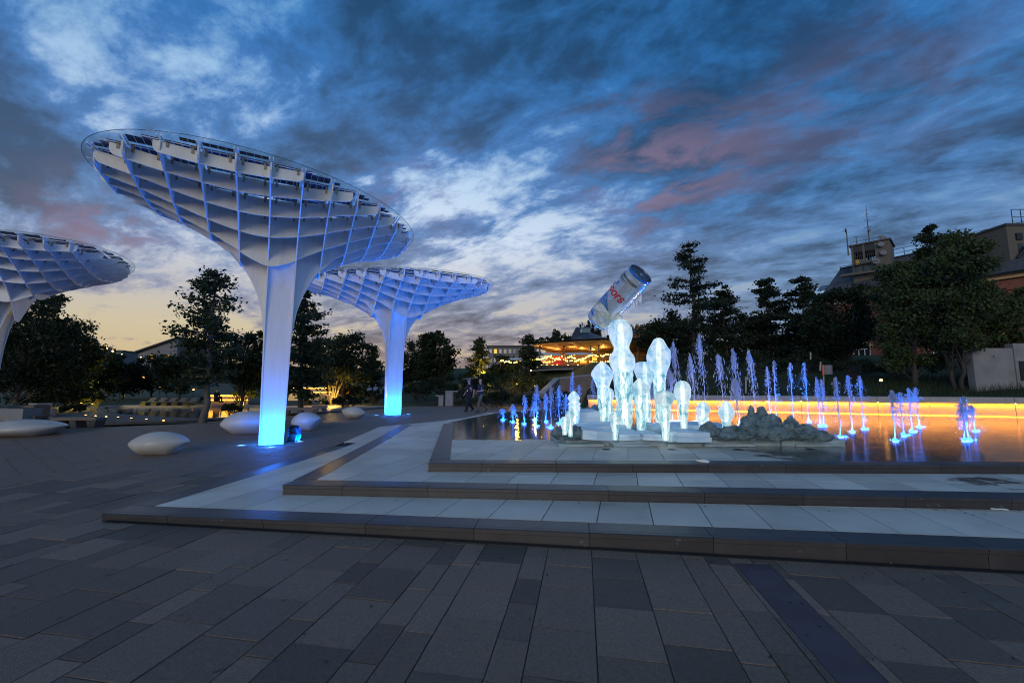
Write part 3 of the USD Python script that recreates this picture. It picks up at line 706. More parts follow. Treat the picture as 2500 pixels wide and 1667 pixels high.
    for fam in (0, 1):
        for o in offs:
            a = o * s[1 - fam]; ch = chord(fam, a, .985)
            if ch is None: continue
            for da in ((-.035, .035) if fam == 0 else (0,)):
                c_ = bx(ch[0], a + da - .011, zg - .05, ch[1], a + da + .011, zg - .016) if fam == 0 else bx(a - .012, ch[0], zg - .062, a + .012, ch[1], zg - .051)
                fr.append((warp(c_[0]), c_[1]))
            ch = chord(fam, a)
            if fam == 1 and ch:
                for o2 in offs:
                    for f2 in (.32, .68):
                        t = (o2 - .5 + f2) * s[1]
                        if ch[0] + .1 < t < ch[1] - .1 and abs(o) + abs(o2) * .5 > 2.4:
                            zt0 = TP(np.array([t]), np.array([a]))[0] if False else TP(np.array([a]), np.array([t]))[0]; c_ = bx(a - .035, t - .02, zt0 - .09, a - .0155, t + .02, zg - .065); cl.append((warp(c_[0]), c_[1]))
                            c_ = bx(a - .05, t - .03, zg - .085, a + .05, t + .03, zg - .064); cl.append((warp(c_[0]), c_[1]))
    obj('glazing_beam', join(fr), 'frame_white', root, kind='stuff')
    obj('clip', join(cl), 'bracket', root, kind='stuff')
    ang = np.linspace(0, 2 * PI, 121)
    oval = np.stack([ea * np.cos(ang)[:, None] * major + eb * np.sin(ang)[:, None] * minor], 0)[0]
    oval = oval + sh; oval = np.stack([oval @ A, oval @ B], 1)
    disc = Polygon(oval)
    cuts = [-6] + [k * 2 * s[1] for k in (-2, -1, 0, 1, 2)] + [6]
    for c0, c1 in zip(cuts[:-1], cuts[1:]):
        for p in polys(disc.intersection(sbox(-9, c0 + .010, 9, c1 - .010))):
            v, f = extrude(p, .016); v[:, 2] += zg
            obj('glass_panel', (warp(v), f), 'pane', root)
    obj('rim', tube(warp(np.c_[oval, np.full(len(oval), zg + .008)]), .0055, 5, cap=False), 'dark_metal', root)
    inner_ = disc.buffer(-.10); shapely.prepare(inner_)
    na, nb = 3, 4
    pa, pb = (s[0] - .10) / na, (s[1] - .10) / nb
    for i in range(-7, 7):
        for j in range(-7, 7):
            cells = []
            for m in range(na):
                for n in range(nb):
                    x0, y0 = (i + .5) * s[0] + .05 + m * pa, (j + .5) * s[1] + .05 + n * pb; x1, y1 = x0 + pa * .95, y0 + pb * .95
                    if shapely.contains_xy(inner_, [x0, x1, x0, x1], [y0, y0, y1, y1]).all():
                        v, f = bx(x0, y0, zg - .006, x1, y1, zg - .002); cells.append((warp(v), f))
            if cells: obj('solar_panel', join(cells), 'solar_cell', root)
    return s
M1, M2, M3 = atp(662, 1083), atp(958.6, 1012.5), np.array([-19.3, 15.6, .0])
M3[2] = zp(M3[0], M3[1])
YAW = math.radians(-29)
canopy('largest solar canopy, nearest the fountain, tree shaped white steel ribs on a blue lit stem', M1, 6.68, (4.17, 2.95, 1.05), YAW)
canopy('smaller looking solar canopy farther back, behind the nearest one and left of the fountain', M2, 6.78, (4.70, 2.90, .02), YAW)
canopy('solar canopy cut off by the left edge of the picture, deep blue beneath', M3, 6.62, (4.3, 2.85, -.5), YAW, (.8, .3))

def ground_light(label, p, colour, power, group, toward):
    t = thing('ground_light', label, 'ground light', p, group)
    r = .085
    obj('trim_ring', place(lathe([(r, .002), (r, .014), (r + .03, .010), (r + .032, 0)], 18), p), 'steel_white', t)
    for k in range(3):
        a = k * 2.09; obj('lens', place(lathe([(0, .013), (.022, .012), (.024, .004)], 8), p + np.array([.045 * math.cos(a), .045 * math.sin(a), 0])), 'led_blue', t)
    d = np.array([*(np.asarray(toward)[:2] - p[:2]), 0.]); d /= np.linalg.norm(d); d = d * .20 + [0, 0, 1]
    lamp_disk(t, 'beam', p + [0, 0, .03], colour, power, .06, 10., 1., direction=d)
    lamp_disk(t, 'spill', p + [0, 0, .03], colour, power * .022, .06, direction=d)
A2 = np.array([math.sin(YAW), math.cos(YAW)]); B2 = np.array([A2[1], -A2[0]])
for nm, M, k, where in (('nearest', M1, 1., 'largest'), ('farther', M2, 1.1, 'farther'), ('left', M3, 1., 'left')):
    for d, side in ((-A2, 'front'), (B2, 'right'), (-B2, 'left'), (A2, 'rear')):
        p = np.array([*(M[:2] + d * .68 * k), 0.]); p[2] = zp(p[0], p[1]) + .002
        ground_light(f'round blue ground light at the {side} of the {nm} canopy stem', p, (.0, .15, 1.), 36. * k * k, 'blue uplights round the canopy stems', M)
# ------------------------------------------------------------------ the ice display on the wet terrace
def rough(m, amp, sc, seed=0, keep_z=None):
    v, f = arr(m); v = v.copy()
    n = np.stack([fbm(v * sc + 17.3 * k + seed, 4, seed + k) for k in range(3)], 1) - .5
    d = n * amp
    if keep_z is not None: d *= np.clip((v[:, 2:] - keep_z) / .03, 0, 1)
    return v + d, f
def dense(m, size):
    v, f = arr(m); v, f = trimesh.remesh.subdivide_to_size(v, f, size, max_iter=8)
    t = trimesh.Trimesh(v, f); t.merge_vertices(); return np.array(t.vertices), np.array(t.faces)

PL_Z = ZT3 + .13
def plinth():
    t = thing('display_base', 'pale blue sheet plinth carrying the ice columns, broken slabs along its front', 'display base', (4.2, 10.6, ZT3))
    rng = np.random.default_rng(2)
    # five edge slabs along the front and a thick bed behind
    x0, yf = 1.0, 9.55
    xs = [1.0, 2.35, 3.55, 4.65, 5.9, 7.3]
    for k in range(5):
        a, b = xs[k] + .004, xs[k + 1] - .004
        y0 = yf + .12 * (k == 0) + rng.uniform(-.05, .06); y1 = 12.9 - .5 * (k == 4)
        pts = [(a, y0)] + [(a + (b - a) * u, y0 + rng.uniform(-.035, .035)) for u in (.2, .42, .61, .83)] + [(b, y0), (b, y1), (a, y1)]
        if k == 0: pts = [(a + .05, y0 + .35), (a + .2, y0)] + pts[2:-1] + [(a + .3, y1 - .6), (a - .05, y0 + 1.2)]
        v, f = dense(extrude(Polygon(pts), .135), .16); v[:, 2] += ZT3 + .003
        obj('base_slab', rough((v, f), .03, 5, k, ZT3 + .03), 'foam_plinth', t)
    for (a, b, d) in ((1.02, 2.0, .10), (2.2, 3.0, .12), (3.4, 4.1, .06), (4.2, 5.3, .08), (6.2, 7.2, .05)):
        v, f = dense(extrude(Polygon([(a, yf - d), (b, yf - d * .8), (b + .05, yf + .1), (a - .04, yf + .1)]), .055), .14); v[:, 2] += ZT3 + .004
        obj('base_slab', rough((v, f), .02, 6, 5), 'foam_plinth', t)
plinth()

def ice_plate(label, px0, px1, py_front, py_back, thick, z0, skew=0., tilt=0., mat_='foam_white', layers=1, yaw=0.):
    """A sheet of pale foam ice: front edge between two pixels of the photograph, laid on the base."""
    a = atz(px0, py_front, z0); b = atz(px1, py_front, z0); c = atz(px1, py_back, z0)
    dep = max(.35, c[1] - b[1])
    w = b[0] - a[0]
    t = thing('ice_plate', label, 'foam ice plate', ((a[0] + b[0]) / 2, a[1] + dep / 2, z0), 'broken foam ice plates')
    for l in range(layers):
        h = thick / layers
        e = .03 * l
        pts = [(a[0] + e, a[1] + e), (a[0] + w * .45, a[1] - .05 + e), (b[0] - e, b[1] + .02), (b[0] + skew * .6 - e, b[1] + dep * .7), (b[0] + skew - .15, b[1] + dep), (a[0] + skew + .1, a[1] + dep), (a[0] + skew * .3 - .05, a[1] + dep * .5)]
        v, f = extrude(Polygon(pts).buffer(.012, 1), h - .004); v[:, 2] += z0 + l * h
        ctr = np.array([(a[0] + b[0]) / 2, a[1] + dep / 2, z0])
        R = trimesh.transformations.rotation_matrix(tilt, [.3, -1, 0])[:3, :3]
        v = (v - ctr) @ R.T + ctr; v[:, 2] += abs(math.sin(tilt)) * w * .30
        obj('sheet', (v, f), mat_, t)
Zp = PL_Z + .004
ice_plate('wide pale plate lying flat behind the small front ice column on the left', 1405, 1530, 1056, 1044, .15, Zp, .2, .03)
ice_plate('pale angular block in front, beside the grey rock at the left end', 1424, 1494, 1077, 1060, .20, Zp, .1, -.06)
ice_plate('tall upright pale block behind the tall left ice column', 1418, 1465, 1040, 1030, .42, Zp, .1, .05)
ice_plate('layered plate right of the small front ice column', 1512, 1567, 1074, 1060, .13, Zp, .1, .05, layers=2)
ice_plate('stepped plate lying between two tall ice columns', 1570, 1618, 1076, 1062, .13, Zp, .15, -.04, layers=2)
ice_plate('blue tinted plate behind the stepped plate', 1575, 1622, 1056, 1044, .16, Zp, .1, .02)
ice_plate('large flat pale plate under the slender ice column, dark at its front edge', 1655, 1738, 1079, 1052, .20, Zp, -.1, 0., layers=2)
ice_plate('thin plate far back under the right hand ice columns', 1640, 1800, 1050, 1036, .10, Zp, .2, .0)
ice_plate('steep broken plate between the two front ice columns on the right', 1632, 1656, 1075, 1056, .22, Zp, .2, .12)

def rock(label, lobes, z0, seed):
    """Grey foam rock: (px, py of its foot, width in m, height in m, depth shift) lobes joined."""
    parts = []
    for (px, py, w, h, dy) in lobes:
        c = atz(px, py, z0); c = c + [0, w * .4 + dy, 0]
        s = m3.Manifold.sphere(1.0, 20).scale((w * .5, w * .42, h * .62)).translate((c[0], c[1], z0 + h * .38))
        parts.append(s)
    m = m3.Manifold.batch_boolean(parts, m3.OpType.Add)
    m = m.trim_by_plane((0, 0, 1), z0 + .002).refine_to_length(.04)
    v, f = arr(m)
    c = v.mean(0); c[2] = z0
    n = fbm(v * 3.2 + seed, 4, seed) - .5; n2 = 1 - abs(2 * fbm(v * 6.5 + seed, 4, seed + 9) - 1)
    d = v - c; d /= np.linalg.norm(d, axis=1, keepdims=True) + 1e-9
    v = v + d * ((n * .20 + (n2 - .7) * .30) * np.clip((v[:, 2:3] - z0) / .08, 0, 1)[:, 0])[:, None]
    v[:, 2] = np.maximum(v[:, 2], z0)
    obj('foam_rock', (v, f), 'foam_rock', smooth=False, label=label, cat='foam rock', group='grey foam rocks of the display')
rock('low grey crumpled rock at the left end under two small ice bulbs', [(1378, 1074, .42, .24, 0), (1400, 1075, .45, .26, 0), (1414, 1074, .3, .17, 0)], Zp, 1)
rock('small grey rock at the back, left of the tall left ice column', [(1444, 1024, .5, .4, .2), (1458, 1024, .45, .46, .2)], Zp, 2)
rock('low grey rock with two knobs in front of the right hand ice columns', [(1724, 1074, .28, .2, 0), (1737, 1075, .34, .28, 0), (1755, 1075, .3, .25, 0)], Zp, 3)
rock('low dark crumpled rock between the knobbed rock and the tall rock', [(1780, 1077, .5, .25, 0), (1803, 1076, .45, .25, 0), (1820, 1077, .4, .25, 0)], Zp, 4)
rock('tall craggy grey rock with a knob on top, right of the last ice bulb', [(1840, 1077, .30, .38, 0), (1848, 1076, .34, .50, .1), (1850, 1074, .18, .68, .1), (1868, 1077, .44, .36, 0), (1886, 1077, .50, .32, 0), (1903, 1078, .4, .2, 0)], Zp, 5)
rock('widest craggy grey rock, at the right end of the display', [(1884, 1070, .34, .58, .3), (1893, 1070, .28, .68, .3), (1912, 1073, .46, .46, .15), (1933, 1076, .40, .34, 0), (1950, 1076, .32, .48, .1), (1972, 1077, .5, .32, 0), (1998, 1078, .5, .23, 0), (2022, 1078, .30, .2, 0)], Zp, 6)

def ice_column(label, base, top, prof, neck, z0=None, sway=0., seed=0):
    """A frozen jet of lit resin: prof = (photo row, half width in photo pixels), bottom to top; below the row neck it is mottled stem, above it milky bulb."""
    z0 = Zp if z0 is None else z0
    P = atz(base[0], base[1], z0); y = P[1]; dist = y * CP / 1.0
    px2m = lambda row: (y * CP + (aty(base[0], row, y)[2] - EYE) * SP) / FPX
    rows = np.array([p[0] for p in prof], float); hw = np.array([p[1] for p in prof], float)
    cx = np.interp(rows, [rows.min(), rows.max()], [top[0], base[0]])
    zs = np.array([aty(base[0], r, y)[2] for r in rows]); rs = np.array([w * px2m(r) for w, r in zip(hw, rows)])
    xs = np.array([aty(c_, r, y)[0] for c_, r in zip(cx, rows)])
    o = np.argsort(zs); zs, rs, xs = zs[o], rs[o], xs[o]
    from scipy.interpolate import PchipInterpolator
    zz = np.linspace(zs[0], zs[-1], 90)
    # finer rows near the tip
    zz = np.r_[zz[:-1], zs[-1] - (zs[-1] - zs[-2]) * np.array([.12, .05, .015, 0])]; zz = np.unique(zz)
    rr = PchipInterpolator(zs, rs)(zz); xx = np.interp(zz, zs, xs)
    sides = 40; ang = np.arange(sides) * 2 * PI / sides
    V = np.stack([xx[:, None] + rr[:, None] * np.cos(ang), y + .0 * zz[:, None] + rr[:, None] * np.sin(ang), zz[:, None] + 0 * ang], -1)
    nz = aty(base[0], neck, y)[2]
    q = V.copy(); q[..., 2] *= .8
    amp = np.where(zz < nz, .10, .07)
    n = (fbm(q * 4.5 + seed * 3.1, 4, seed) - .5) * 1.6 + np.where(zz < nz, 1., .15)[:, None] * (noise(q * np.array([22, 22, 11.]) + seed, seed + 4) - .5) * .9
    rad = V - np.stack([xx, 0 * xx + y, zz], -1)[:, None]
    V = V + rad * (n * amp[:, None] * 2.0)[..., None]
    t = thing('ice_column', label, 'ice column', (P[0], y, z0), 'glowing frozen jets of the ice display')
    k = int(np.searchsorted(zz, nz))
    def skin(i0, i1, cap0, cap1):
        W = V[i0:i1]; m = len(W)
        v = W.reshape(-1, 3); i, j = np.meshgrid(np.arange(m - 1), np.arange(sides), indexing='ij')
        qd = np.stack([i * sides + j, i * sides + (j + 1) % sides, (i + 1) * sides + (j + 1) % sides, (i + 1) * sides + j], -1).reshape(-1, 4)
        f = np.vstack([qd[:, [0, 1, 2]], qd[:, [0, 2, 3]]])
        if cap1:
            v = np.vstack([v, W[-1].mean(0)]); kk = np.arange(sides); f = np.vstack([f, np.stack([(m - 1) * sides + kk, (m - 1) * sides + (kk + 1) % sides, kk * 0 + m * sides], 1)])
        return v, f
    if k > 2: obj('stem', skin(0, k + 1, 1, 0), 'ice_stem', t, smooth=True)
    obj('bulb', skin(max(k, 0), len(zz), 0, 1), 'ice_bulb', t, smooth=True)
    cr = np.interp(zz, [zz[0], nz, zz[-1]], [.38, .34, .30]) * rr
    sel = np.linspace(1, len(zz) - 4, 26).astype(int)
    cz = zz[sel]; cw = np.minimum(cr[sel], np.percentile(cr, 70)); cw[-1] *= .4; cw[-2] *= .75
    obj('lamp_tube', tube(np.c_[xx[sel], 0 * cz + y, cz], cw, 10), 'ice_core', t, smooth=True)
    return P
def rows2(o, s, lst): return [(o + r * s, w * s) for r, w in lst]
a_, b_ = .2168, .1913
I1 = ice_column('tallest ice column with two swollen bulbs, holding up the giant can', (1528, 1052), (1513, 779), rows2(760, a_, [(90, 14), (105, 62), (150, 110), (215, 132), (290, 126), (350, 108), (410, 86), (450, 98), (500, 132), (550, 142), (610, 132), (680, 110), (850, 104), (1000, 92), (1200, 80), (1300, 62), (1345, 40)]), 760 + 690 * a_, seed=1)
ice_column('tall ice column with a pointed angular bulb, left of the tallest one', (1476, 1038), (1470, 882), rows2(760, a_, [(565, 12), (585, 40), (640, 92), (710, 122), (760, 108), (820, 82), (870, 72), (1000, 66), (1150, 56), (1290, 52)]), 760 + 860 * a_, seed=2)
ice_column('slim ice column half hidden behind the pointed one', (1489, 1030), (1489, 946), rows2(760, a_, [(865, 10), (900, 42), (960, 50), (1010, 30), (1060, 26), (1110, 40), (1160, 30), (1240, 24)]), 760 + 1010 * a_, seed=3)
ice_column('small round topped ice column in the front row, left of centre', (1501.5, 1075), (1501.5, 1003), rows2(760, a_, [(1120, 12), (1140, 40), (1175, 62), (1210, 69), (1245, 58), (1290, 42), (1360, 38), (1450, 33)]), 760 + 1270 * a_, seed=4)
ice_column('ice column with three stacked rings, at the left end', (1404, 1046), (1400.5, 954), rows2(760, a_, [(895, 10), (915, 30), (950, 58), (975, 70), (1000, 58), (1012, 52), (1030, 64), (1048, 70), (1064, 60), (1085, 68), (1110, 60), (1160, 55), (1230, 46), (1320, 30)]), 760 + 1110 * a_, seed=5)
ice_column('small pear shaped ice bulb behind the round one at the left end', (1393, 1066), (1390, 1001), rows2(760, a_, [(1110, 10), (1130, 32), (1165, 48), (1200, 44), (1240, 30), (1330, 26), (1410, 24)]), 760 + 1260 * a_, seed=6, z0=Zp + .10)
ice_column('round ice bulb lowest on the rock at the left end', (1378.5, 1062), (1380, 1017), rows2(760, a_, [(1183, 14), (1195, 38), (1225, 54), (1255, 54), (1290, 44), (1330, 32), (1390, 28)]), 760 + 1330 * a_, seed=7, z0=Zp + .16)
ice_column('tall wide topped ice column just right of the tallest one, behind', (1581, 1042), (1573, 883), rows2(760, a_, [(568, 50), (578, 90), (620, 112), (680, 115), (740, 96), (800, 70), (850, 52), (1000, 48), (1150, 44), (1300, 40)]), 760 + 870 * a_, seed=8)
ice_column('ice column with a nippled bulb in front of the wide topped one', (1565.5, 1062), (1561, 922), rows2(760, a_, [(750, 10), (770, 30), (800, 58), (840, 92), (870, 102), (910, 88), (950, 70), (1050, 62), (1200, 52), (1390, 36)]), 760 + 945 * a_, seed=9)
ice_column('tall spear headed ice column right of the can', (1612.5, 1048), (1607, 825), rows2(800, b_, [(130, 20), (150, 58), (190, 82), (260, 116), (330, 142), (380, 148), (440, 138), (520, 112), (600, 86), (700, 76), (820, 72), (1000, 62), (1296, 48)]), 800 + 600 * b_, seed=10)
ice_column('ice column with a smooth ball top in the front row, right of centre', (1626, 1077), (1621, 953), rows2(800, b_, [(800, 24), (812, 70), (845, 108), (890, 120), (940, 108), (985, 82), (1040, 74), (1150, 68), (1300, 52), (1445, 38)]), 800 + 1000 * b_, seed=11)
ice_column('slender club shaped ice column standing on the flat plate', (1670.6, 1053), (1665, 929), rows2(800, b_, [(675, 18), (690, 52), (730, 86), (790, 102), (850, 100), (910, 84), (970, 66), (1080, 54), (1200, 46), (1323, 40)]), 800 + 985 * b_, seed=12, z0=Zp + .12)
ice_column('short onion headed ice column, third from the right', (1717, 1049), (1716, 979), rows2(800, b_, [(936, 12), (955, 38), (1000, 72), (1045, 90), (1085, 76), (1130, 58), (1200, 56), (1302, 50)]), 800 + 1130 * b_, seed=13)
ice_column('short ice column with a drop shaped bulb, second from the right', (1773, 1056), (1773, 978), rows2(800, b_, [(932, 14), (950, 42), (1000, 66), (1060, 94), (1100, 97), (1150, 74), (1200, 52), (1260, 48), (1338, 46)]), 800 + 1200 * b_, seed=14)
ice_column('smallest round ice bulb, tucked beside the tall craggy rock', (1820, 1060), (1820, 1020), rows2(800, b_, [(1150, 18), (1165, 46), (1200, 68), (1240, 68), (1280, 50), (1360, 40)]), 800 + 1290 * b_, seed=15)

# the giant can, tipped on the tallest column
def can():
    y = I1[1] + .05
    ctr = aty(1508.5, 729.5, y)
    d = ctr - [0, 0, EYE]; D = np.linalg.norm(d); d /= D
    rt = np.array([1., 0, 0]) - d * d[0]; rt /= np.linalg.norm(rt); up = np.cross(rt, d)
    ax = .608 * rt + .700 * up - .375 * d; ax /= np.linalg.norm(ax)     # towards the closed end at the upper right, which leans to the camera
    px = D / FPX * (d @ np.array([0, CP, SP]))
    Lc, Rc = 164 * px, 32.2 * px
    ex = np.cross(ax, d); ex /= np.linalg.norm(ex)                 # across the can, in the picture plane
    if ex @ rt < 0: ex = -ex
    ey = np.cross(ax, ex)                                          # points away from or to the camera
    if ey @ d > 0: ey = -ey; 
    hand = np.linalg.det(np.stack([ex, ey, ax]))
    def W(v):                                                      # can coordinates: angle from the camera side, along the axis
        return ctr + v[:, :1] * ex + v[:, 1:2] * ey + v[:, 2:3] * ax
    def cyl(phi, h, r): return np.stack([r * np.sin(phi), r * np.cos(phi), h], -1)   # phi = 0 faces the camera, positive to the lower right
    t = thing('beer_can', 'giant silver drink can with a red script name, frozen in mid pour', 'drink can', ctr)
    H = Lc / 2
    def turned(prof, sides=48):
        v, f = lathe(prof, sides); v = np.c_[v[:, 1], v[:, 0], v[:, 2]]
        return W(v), (f if hand < 0 else f[:, ::-1]) if False else f
    body = turned([(Rc * .90, -H), (Rc * .93, -H + .01), (Rc * .985, -H + .05), (Rc, -H + .11), (Rc, H - .42), (Rc * .99, H - .34)])
    obj('body', body, 'can_silver', t, smooth=40)
    obj('neck', turned([(Rc * .99, H - .34), (Rc * .955, H - .20), (Rc * .915, H - .12), (Rc * .90, H - .115), (Rc * .905, H - .10), (Rc * .93, H - .09), (Rc * .935, H - .055)]), 'can_silver', t, smooth=30)
    obj('blue_band', turned([(Rc * .936, H - .055), (Rc * .938, H - .005), (Rc * .93, H + .005)]), 'blue_paint', t, smooth=30)  # blue reflection on the neck, put into the colour as a full ring
    obj('rim', turned([(Rc * .93, H + .004), (Rc * .935, H + .025), (Rc * .90, H + .035), (Rc * .86, H + .02), (Rc * .85, H - .03)]), 'can_lid', t, smooth=True)
    lid = obj('lid', turned([(Rc * .852, H - .035), (Rc * .80, H - .05), (Rc * .74, H - .03), (Rc * .70, H - .035), (Rc * .40, H - .045), (Rc * .36, H - .03), (Rc * .33, H - .045), (.001, H - .05)]), 'can_lid', t, smooth=25)
    tv, tf = arr(meshkit.text_mesh('37', .105, .006))
    tv = tv - [tv[:, 0].mean(), tv[:, 1].mean(), 0]
    # characters read upright along the picture's horizontal
    obj('number', (ctr + tv[:, :1] * ex + tv[:, 1:2] * np.cross(ax, ex) * (1 if np.cross(ax, ex) @ up > 0 else -1) + (tv[:, 2:3] + H - .047) * ax, tf), 'print_dark', lid)
    obj('dome', turned([(.001, -H + .02), (Rc * .5, -H + .04), (Rc * .86, -H + .005), (Rc * .90, -H)]), 'can_silver', t, smooth=True)
    def wrap(mesh, h0, phi0, r, name, m, parent=None, slant=0., size=.03, bendz=0.):
        """Lettering along +x bent round the can; its tops point to the closed end."""
        v, f = arr(mesh); v, f = trimesh.remesh.subdivide_to_size(v, f, size, max_iter=6)
        x = v[:, 0] + v[:, 1] * slant
        P = cyl(phi0 + x / r, h0 + v[:, 1] + bendz * x, r + v[:, 2])
        obj(name, (W(P), f), m, parent or t)
    word = meshkit.text_mesh('Coors', .215, .008, bold=True)
    wrap(word, .135, -1.93, Rc + .001, 'brand_lettering', 'print_red', slant=.30, bendz=-.06)
    for txt, h, e_ in (('A SZIKLÁS-HEGYSÉGBEN', H - .265, .40), ('SZÜLETETT', H - .365, -.30)):
        wm = meshkit.text_mesh(txt, .066, .004, bold=True)
        wrap(wm, h, e_ - arr(wm)[0][:, 0].max() / Rc, Rc * (.978 if h > H - .3 else .992), 'small_lettering', 'print_dark')
    # a thin blue triangle above the name, the mountain print below, a blue line near the open end
    def patch(pts, name, m, lift=.003, disp=0., seed=0, size=.035):
        v, f = extrude(Polygon(pts), .001); v = v[:, :3]
        keep = f[(v[f][:, :, 2] > .0005).all(1)]
        v, f = trimesh.remesh.subdivide_to_size(v, keep, size, max_iter=8)
        r = Rc + lift + (disp * np.clip(fbm(np.c_[v[:, 0] * 6, v[:, 1] * 6, 0 * v[:, 0] + seed], 4, seed) - .32, 0, 1) if disp else 0)
        obj(name, (W(cyl(v[:, 0] / Rc, v[:, 1], r)), f), m, t, smooth=bool(disp))
    patch([(-.41, .33), (-.36, .50), (-.30, .45), (-.33, .40)], 'blue_peak_print', 'blue_paint')
    patch([(-.66, -.62), (-.66, -.20), (-.58, -.02), (-.50, -.08), (-.43, .09), (-.36, .0), (-.28, -.03), (-.20, -.10), (-.10, -.16), (.02, -.27), (-.02, -.62)], 'mountain_print', 'print_mountain')
    patch([(-.56, -H + .20), (-.56, -H + .27), (-.16, -H + .25), (-.17, -H + .19)], 'blue_line_print', 'blue_paint')
    patch([(-.50, -H + .36), (-.44, -H + .52), (-.34, -.30), (-.12, -.26), (.03, -.31), (.16, -.33), (.30, -.48), (.42, -H + .35), (.30, -H + .12), (.05, -H + .08), (-.16, -H + .14), (-.27, -H + .34)], 'frost_crust', 'frost', .004, .09, 3, .025)
    neckp = aty(1513, 779, y)
    obj('ice_neck', rough(dense(tube([ctr - ax * .28 * H - up * Rc * .8, neckp + [0, 0, .02], neckp - [0, 0, .08]], [.16, .10, .15], 12), .06), .05, 6), 'frost', t, smooth=True)
    rng = np.random.default_rng(4)
    ic = []
    for k in range(34):
        h = rng.uniform(-.10 * H, H - .34); ph = 1.60 + rng.normal(0, .12)
        base = W(cyl(np.array([ph]), np.array([h]), Rc - .01))[0]; ln = rng.uniform(.10, .26) * (1.35 if rng.random() < .25 else 1)
        ic.append(tube([base, base + np.array([rng.normal(0, .008), 0, -ln * .5]), base + np.array([rng.normal(.01, .01), 0, -ln])], [.020, .012, .001], 6))
    for m in ic: obj('icicle', m, 'icicle', t)
    for k in range(5):
        base = W(cyl(np.array([.9 + k * .11]), np.array([-H + .16 + .06 * k]), Rc - .02))[0]; ln = .34 - .05 * k
        obj('icicle', tube([base + [0, 0, .04], base - [0, 0, ln * .7], base - [0, 0, ln]], [.018, .013, .003], 6), 'icicle', t)
can()
for k, (a, b, where) in enumerate([((1462, 1018), (1480, 960), 'left'), ((1588, 960), (1622, 1040), 'right'), ((1500, 1010), (1497, 962), 'middle')]):
    p0, p1 = atz(*a, Zp + .3), aty(*b, atz(*a, Zp + .3)[1])
    obj('guy_wire', tube([p0 * [1, 1, 0] + [0, 0, Zp], p1], .005, 5), 'steel_white', label=f'thin {where} guy wire slanting up behind the ice columns', cat='wire')

# ------------------------------------------------------------------ water jets
LEFT = [((1227.8, 1026.3), 997, .5), ((1252, 1030.8), 986, .6), ((1279.5, 1036), 964, .9), ((1304.4, 1026.3), 981, .8), ((1310, 1041), 940, .7), ((1333, 1030), 962, .8), ((1345, 1045), 941, 1.), ((1365, 1035), 941.5, .8), ((1381, 1022), 962.5, .7), ((1399, 1020), 907, .3), ((1415, 1024), 940, .9), ((1449, 1012), 925, .6)]
MID = [((1597, 1036), 925), ((1642, 1030), 903), ((1656, 1030), 836), ((1701, 1031), 867), ((1725, 1026), 816), ((1770, 1026), 866), ((1806, 1040), 853), ((1803, 1046), 927), ((1846, 1030), 855)]
RIGHT = [((1881, 1030), 895), ((1896, 1030), 881), ((1938, 1031), 885), ((1975, 1031), 885), ((2003, 1041), 921), ((2012, 1041), 926), ((2053, 1067.6), 921), ((2081, 1056), 916), ((2109, 1048.5), 918)]
FAR = [((2186.6, 1078), 954), ((2207, 1065), 958), ((2227, 1054.7), 948), ((2244.6, 1044), 946), ((2365, 1076), 968), ((2381, 1053.5), 989), ((2356, 1077), 985)]
ORD = ['first', 'second', 'third', 'fourth', 'fifth', 'sixth', 'seventh', 'eighth', 'ninth', 'tenth', 'eleventh', 'twelfth']
octa = (np.array([[1, 0, 0], [-1, 0, 0], [0, 1, 0], [0, -1, 0], [0, 0, 1], [0, 0, -1]], float), np.array([[0, 2, 4], [2, 1, 4], [1, 3, 4], [3, 0, 4], [2, 0, 5], [1, 2, 5], [3, 1, 5], [0, 3, 5]]))
def drops(P, r, stretch=1.0):
    n = len(P); S = np.stack([r, r, r * stretch], 1)
    v = (P[:, None] + octa[0][None] * S[:, None]).reshape(-1, 3)
    f = (octa[1][None] + np.arange(n)[:, None, None] * 6).reshape(-1, 3)
    return v, f
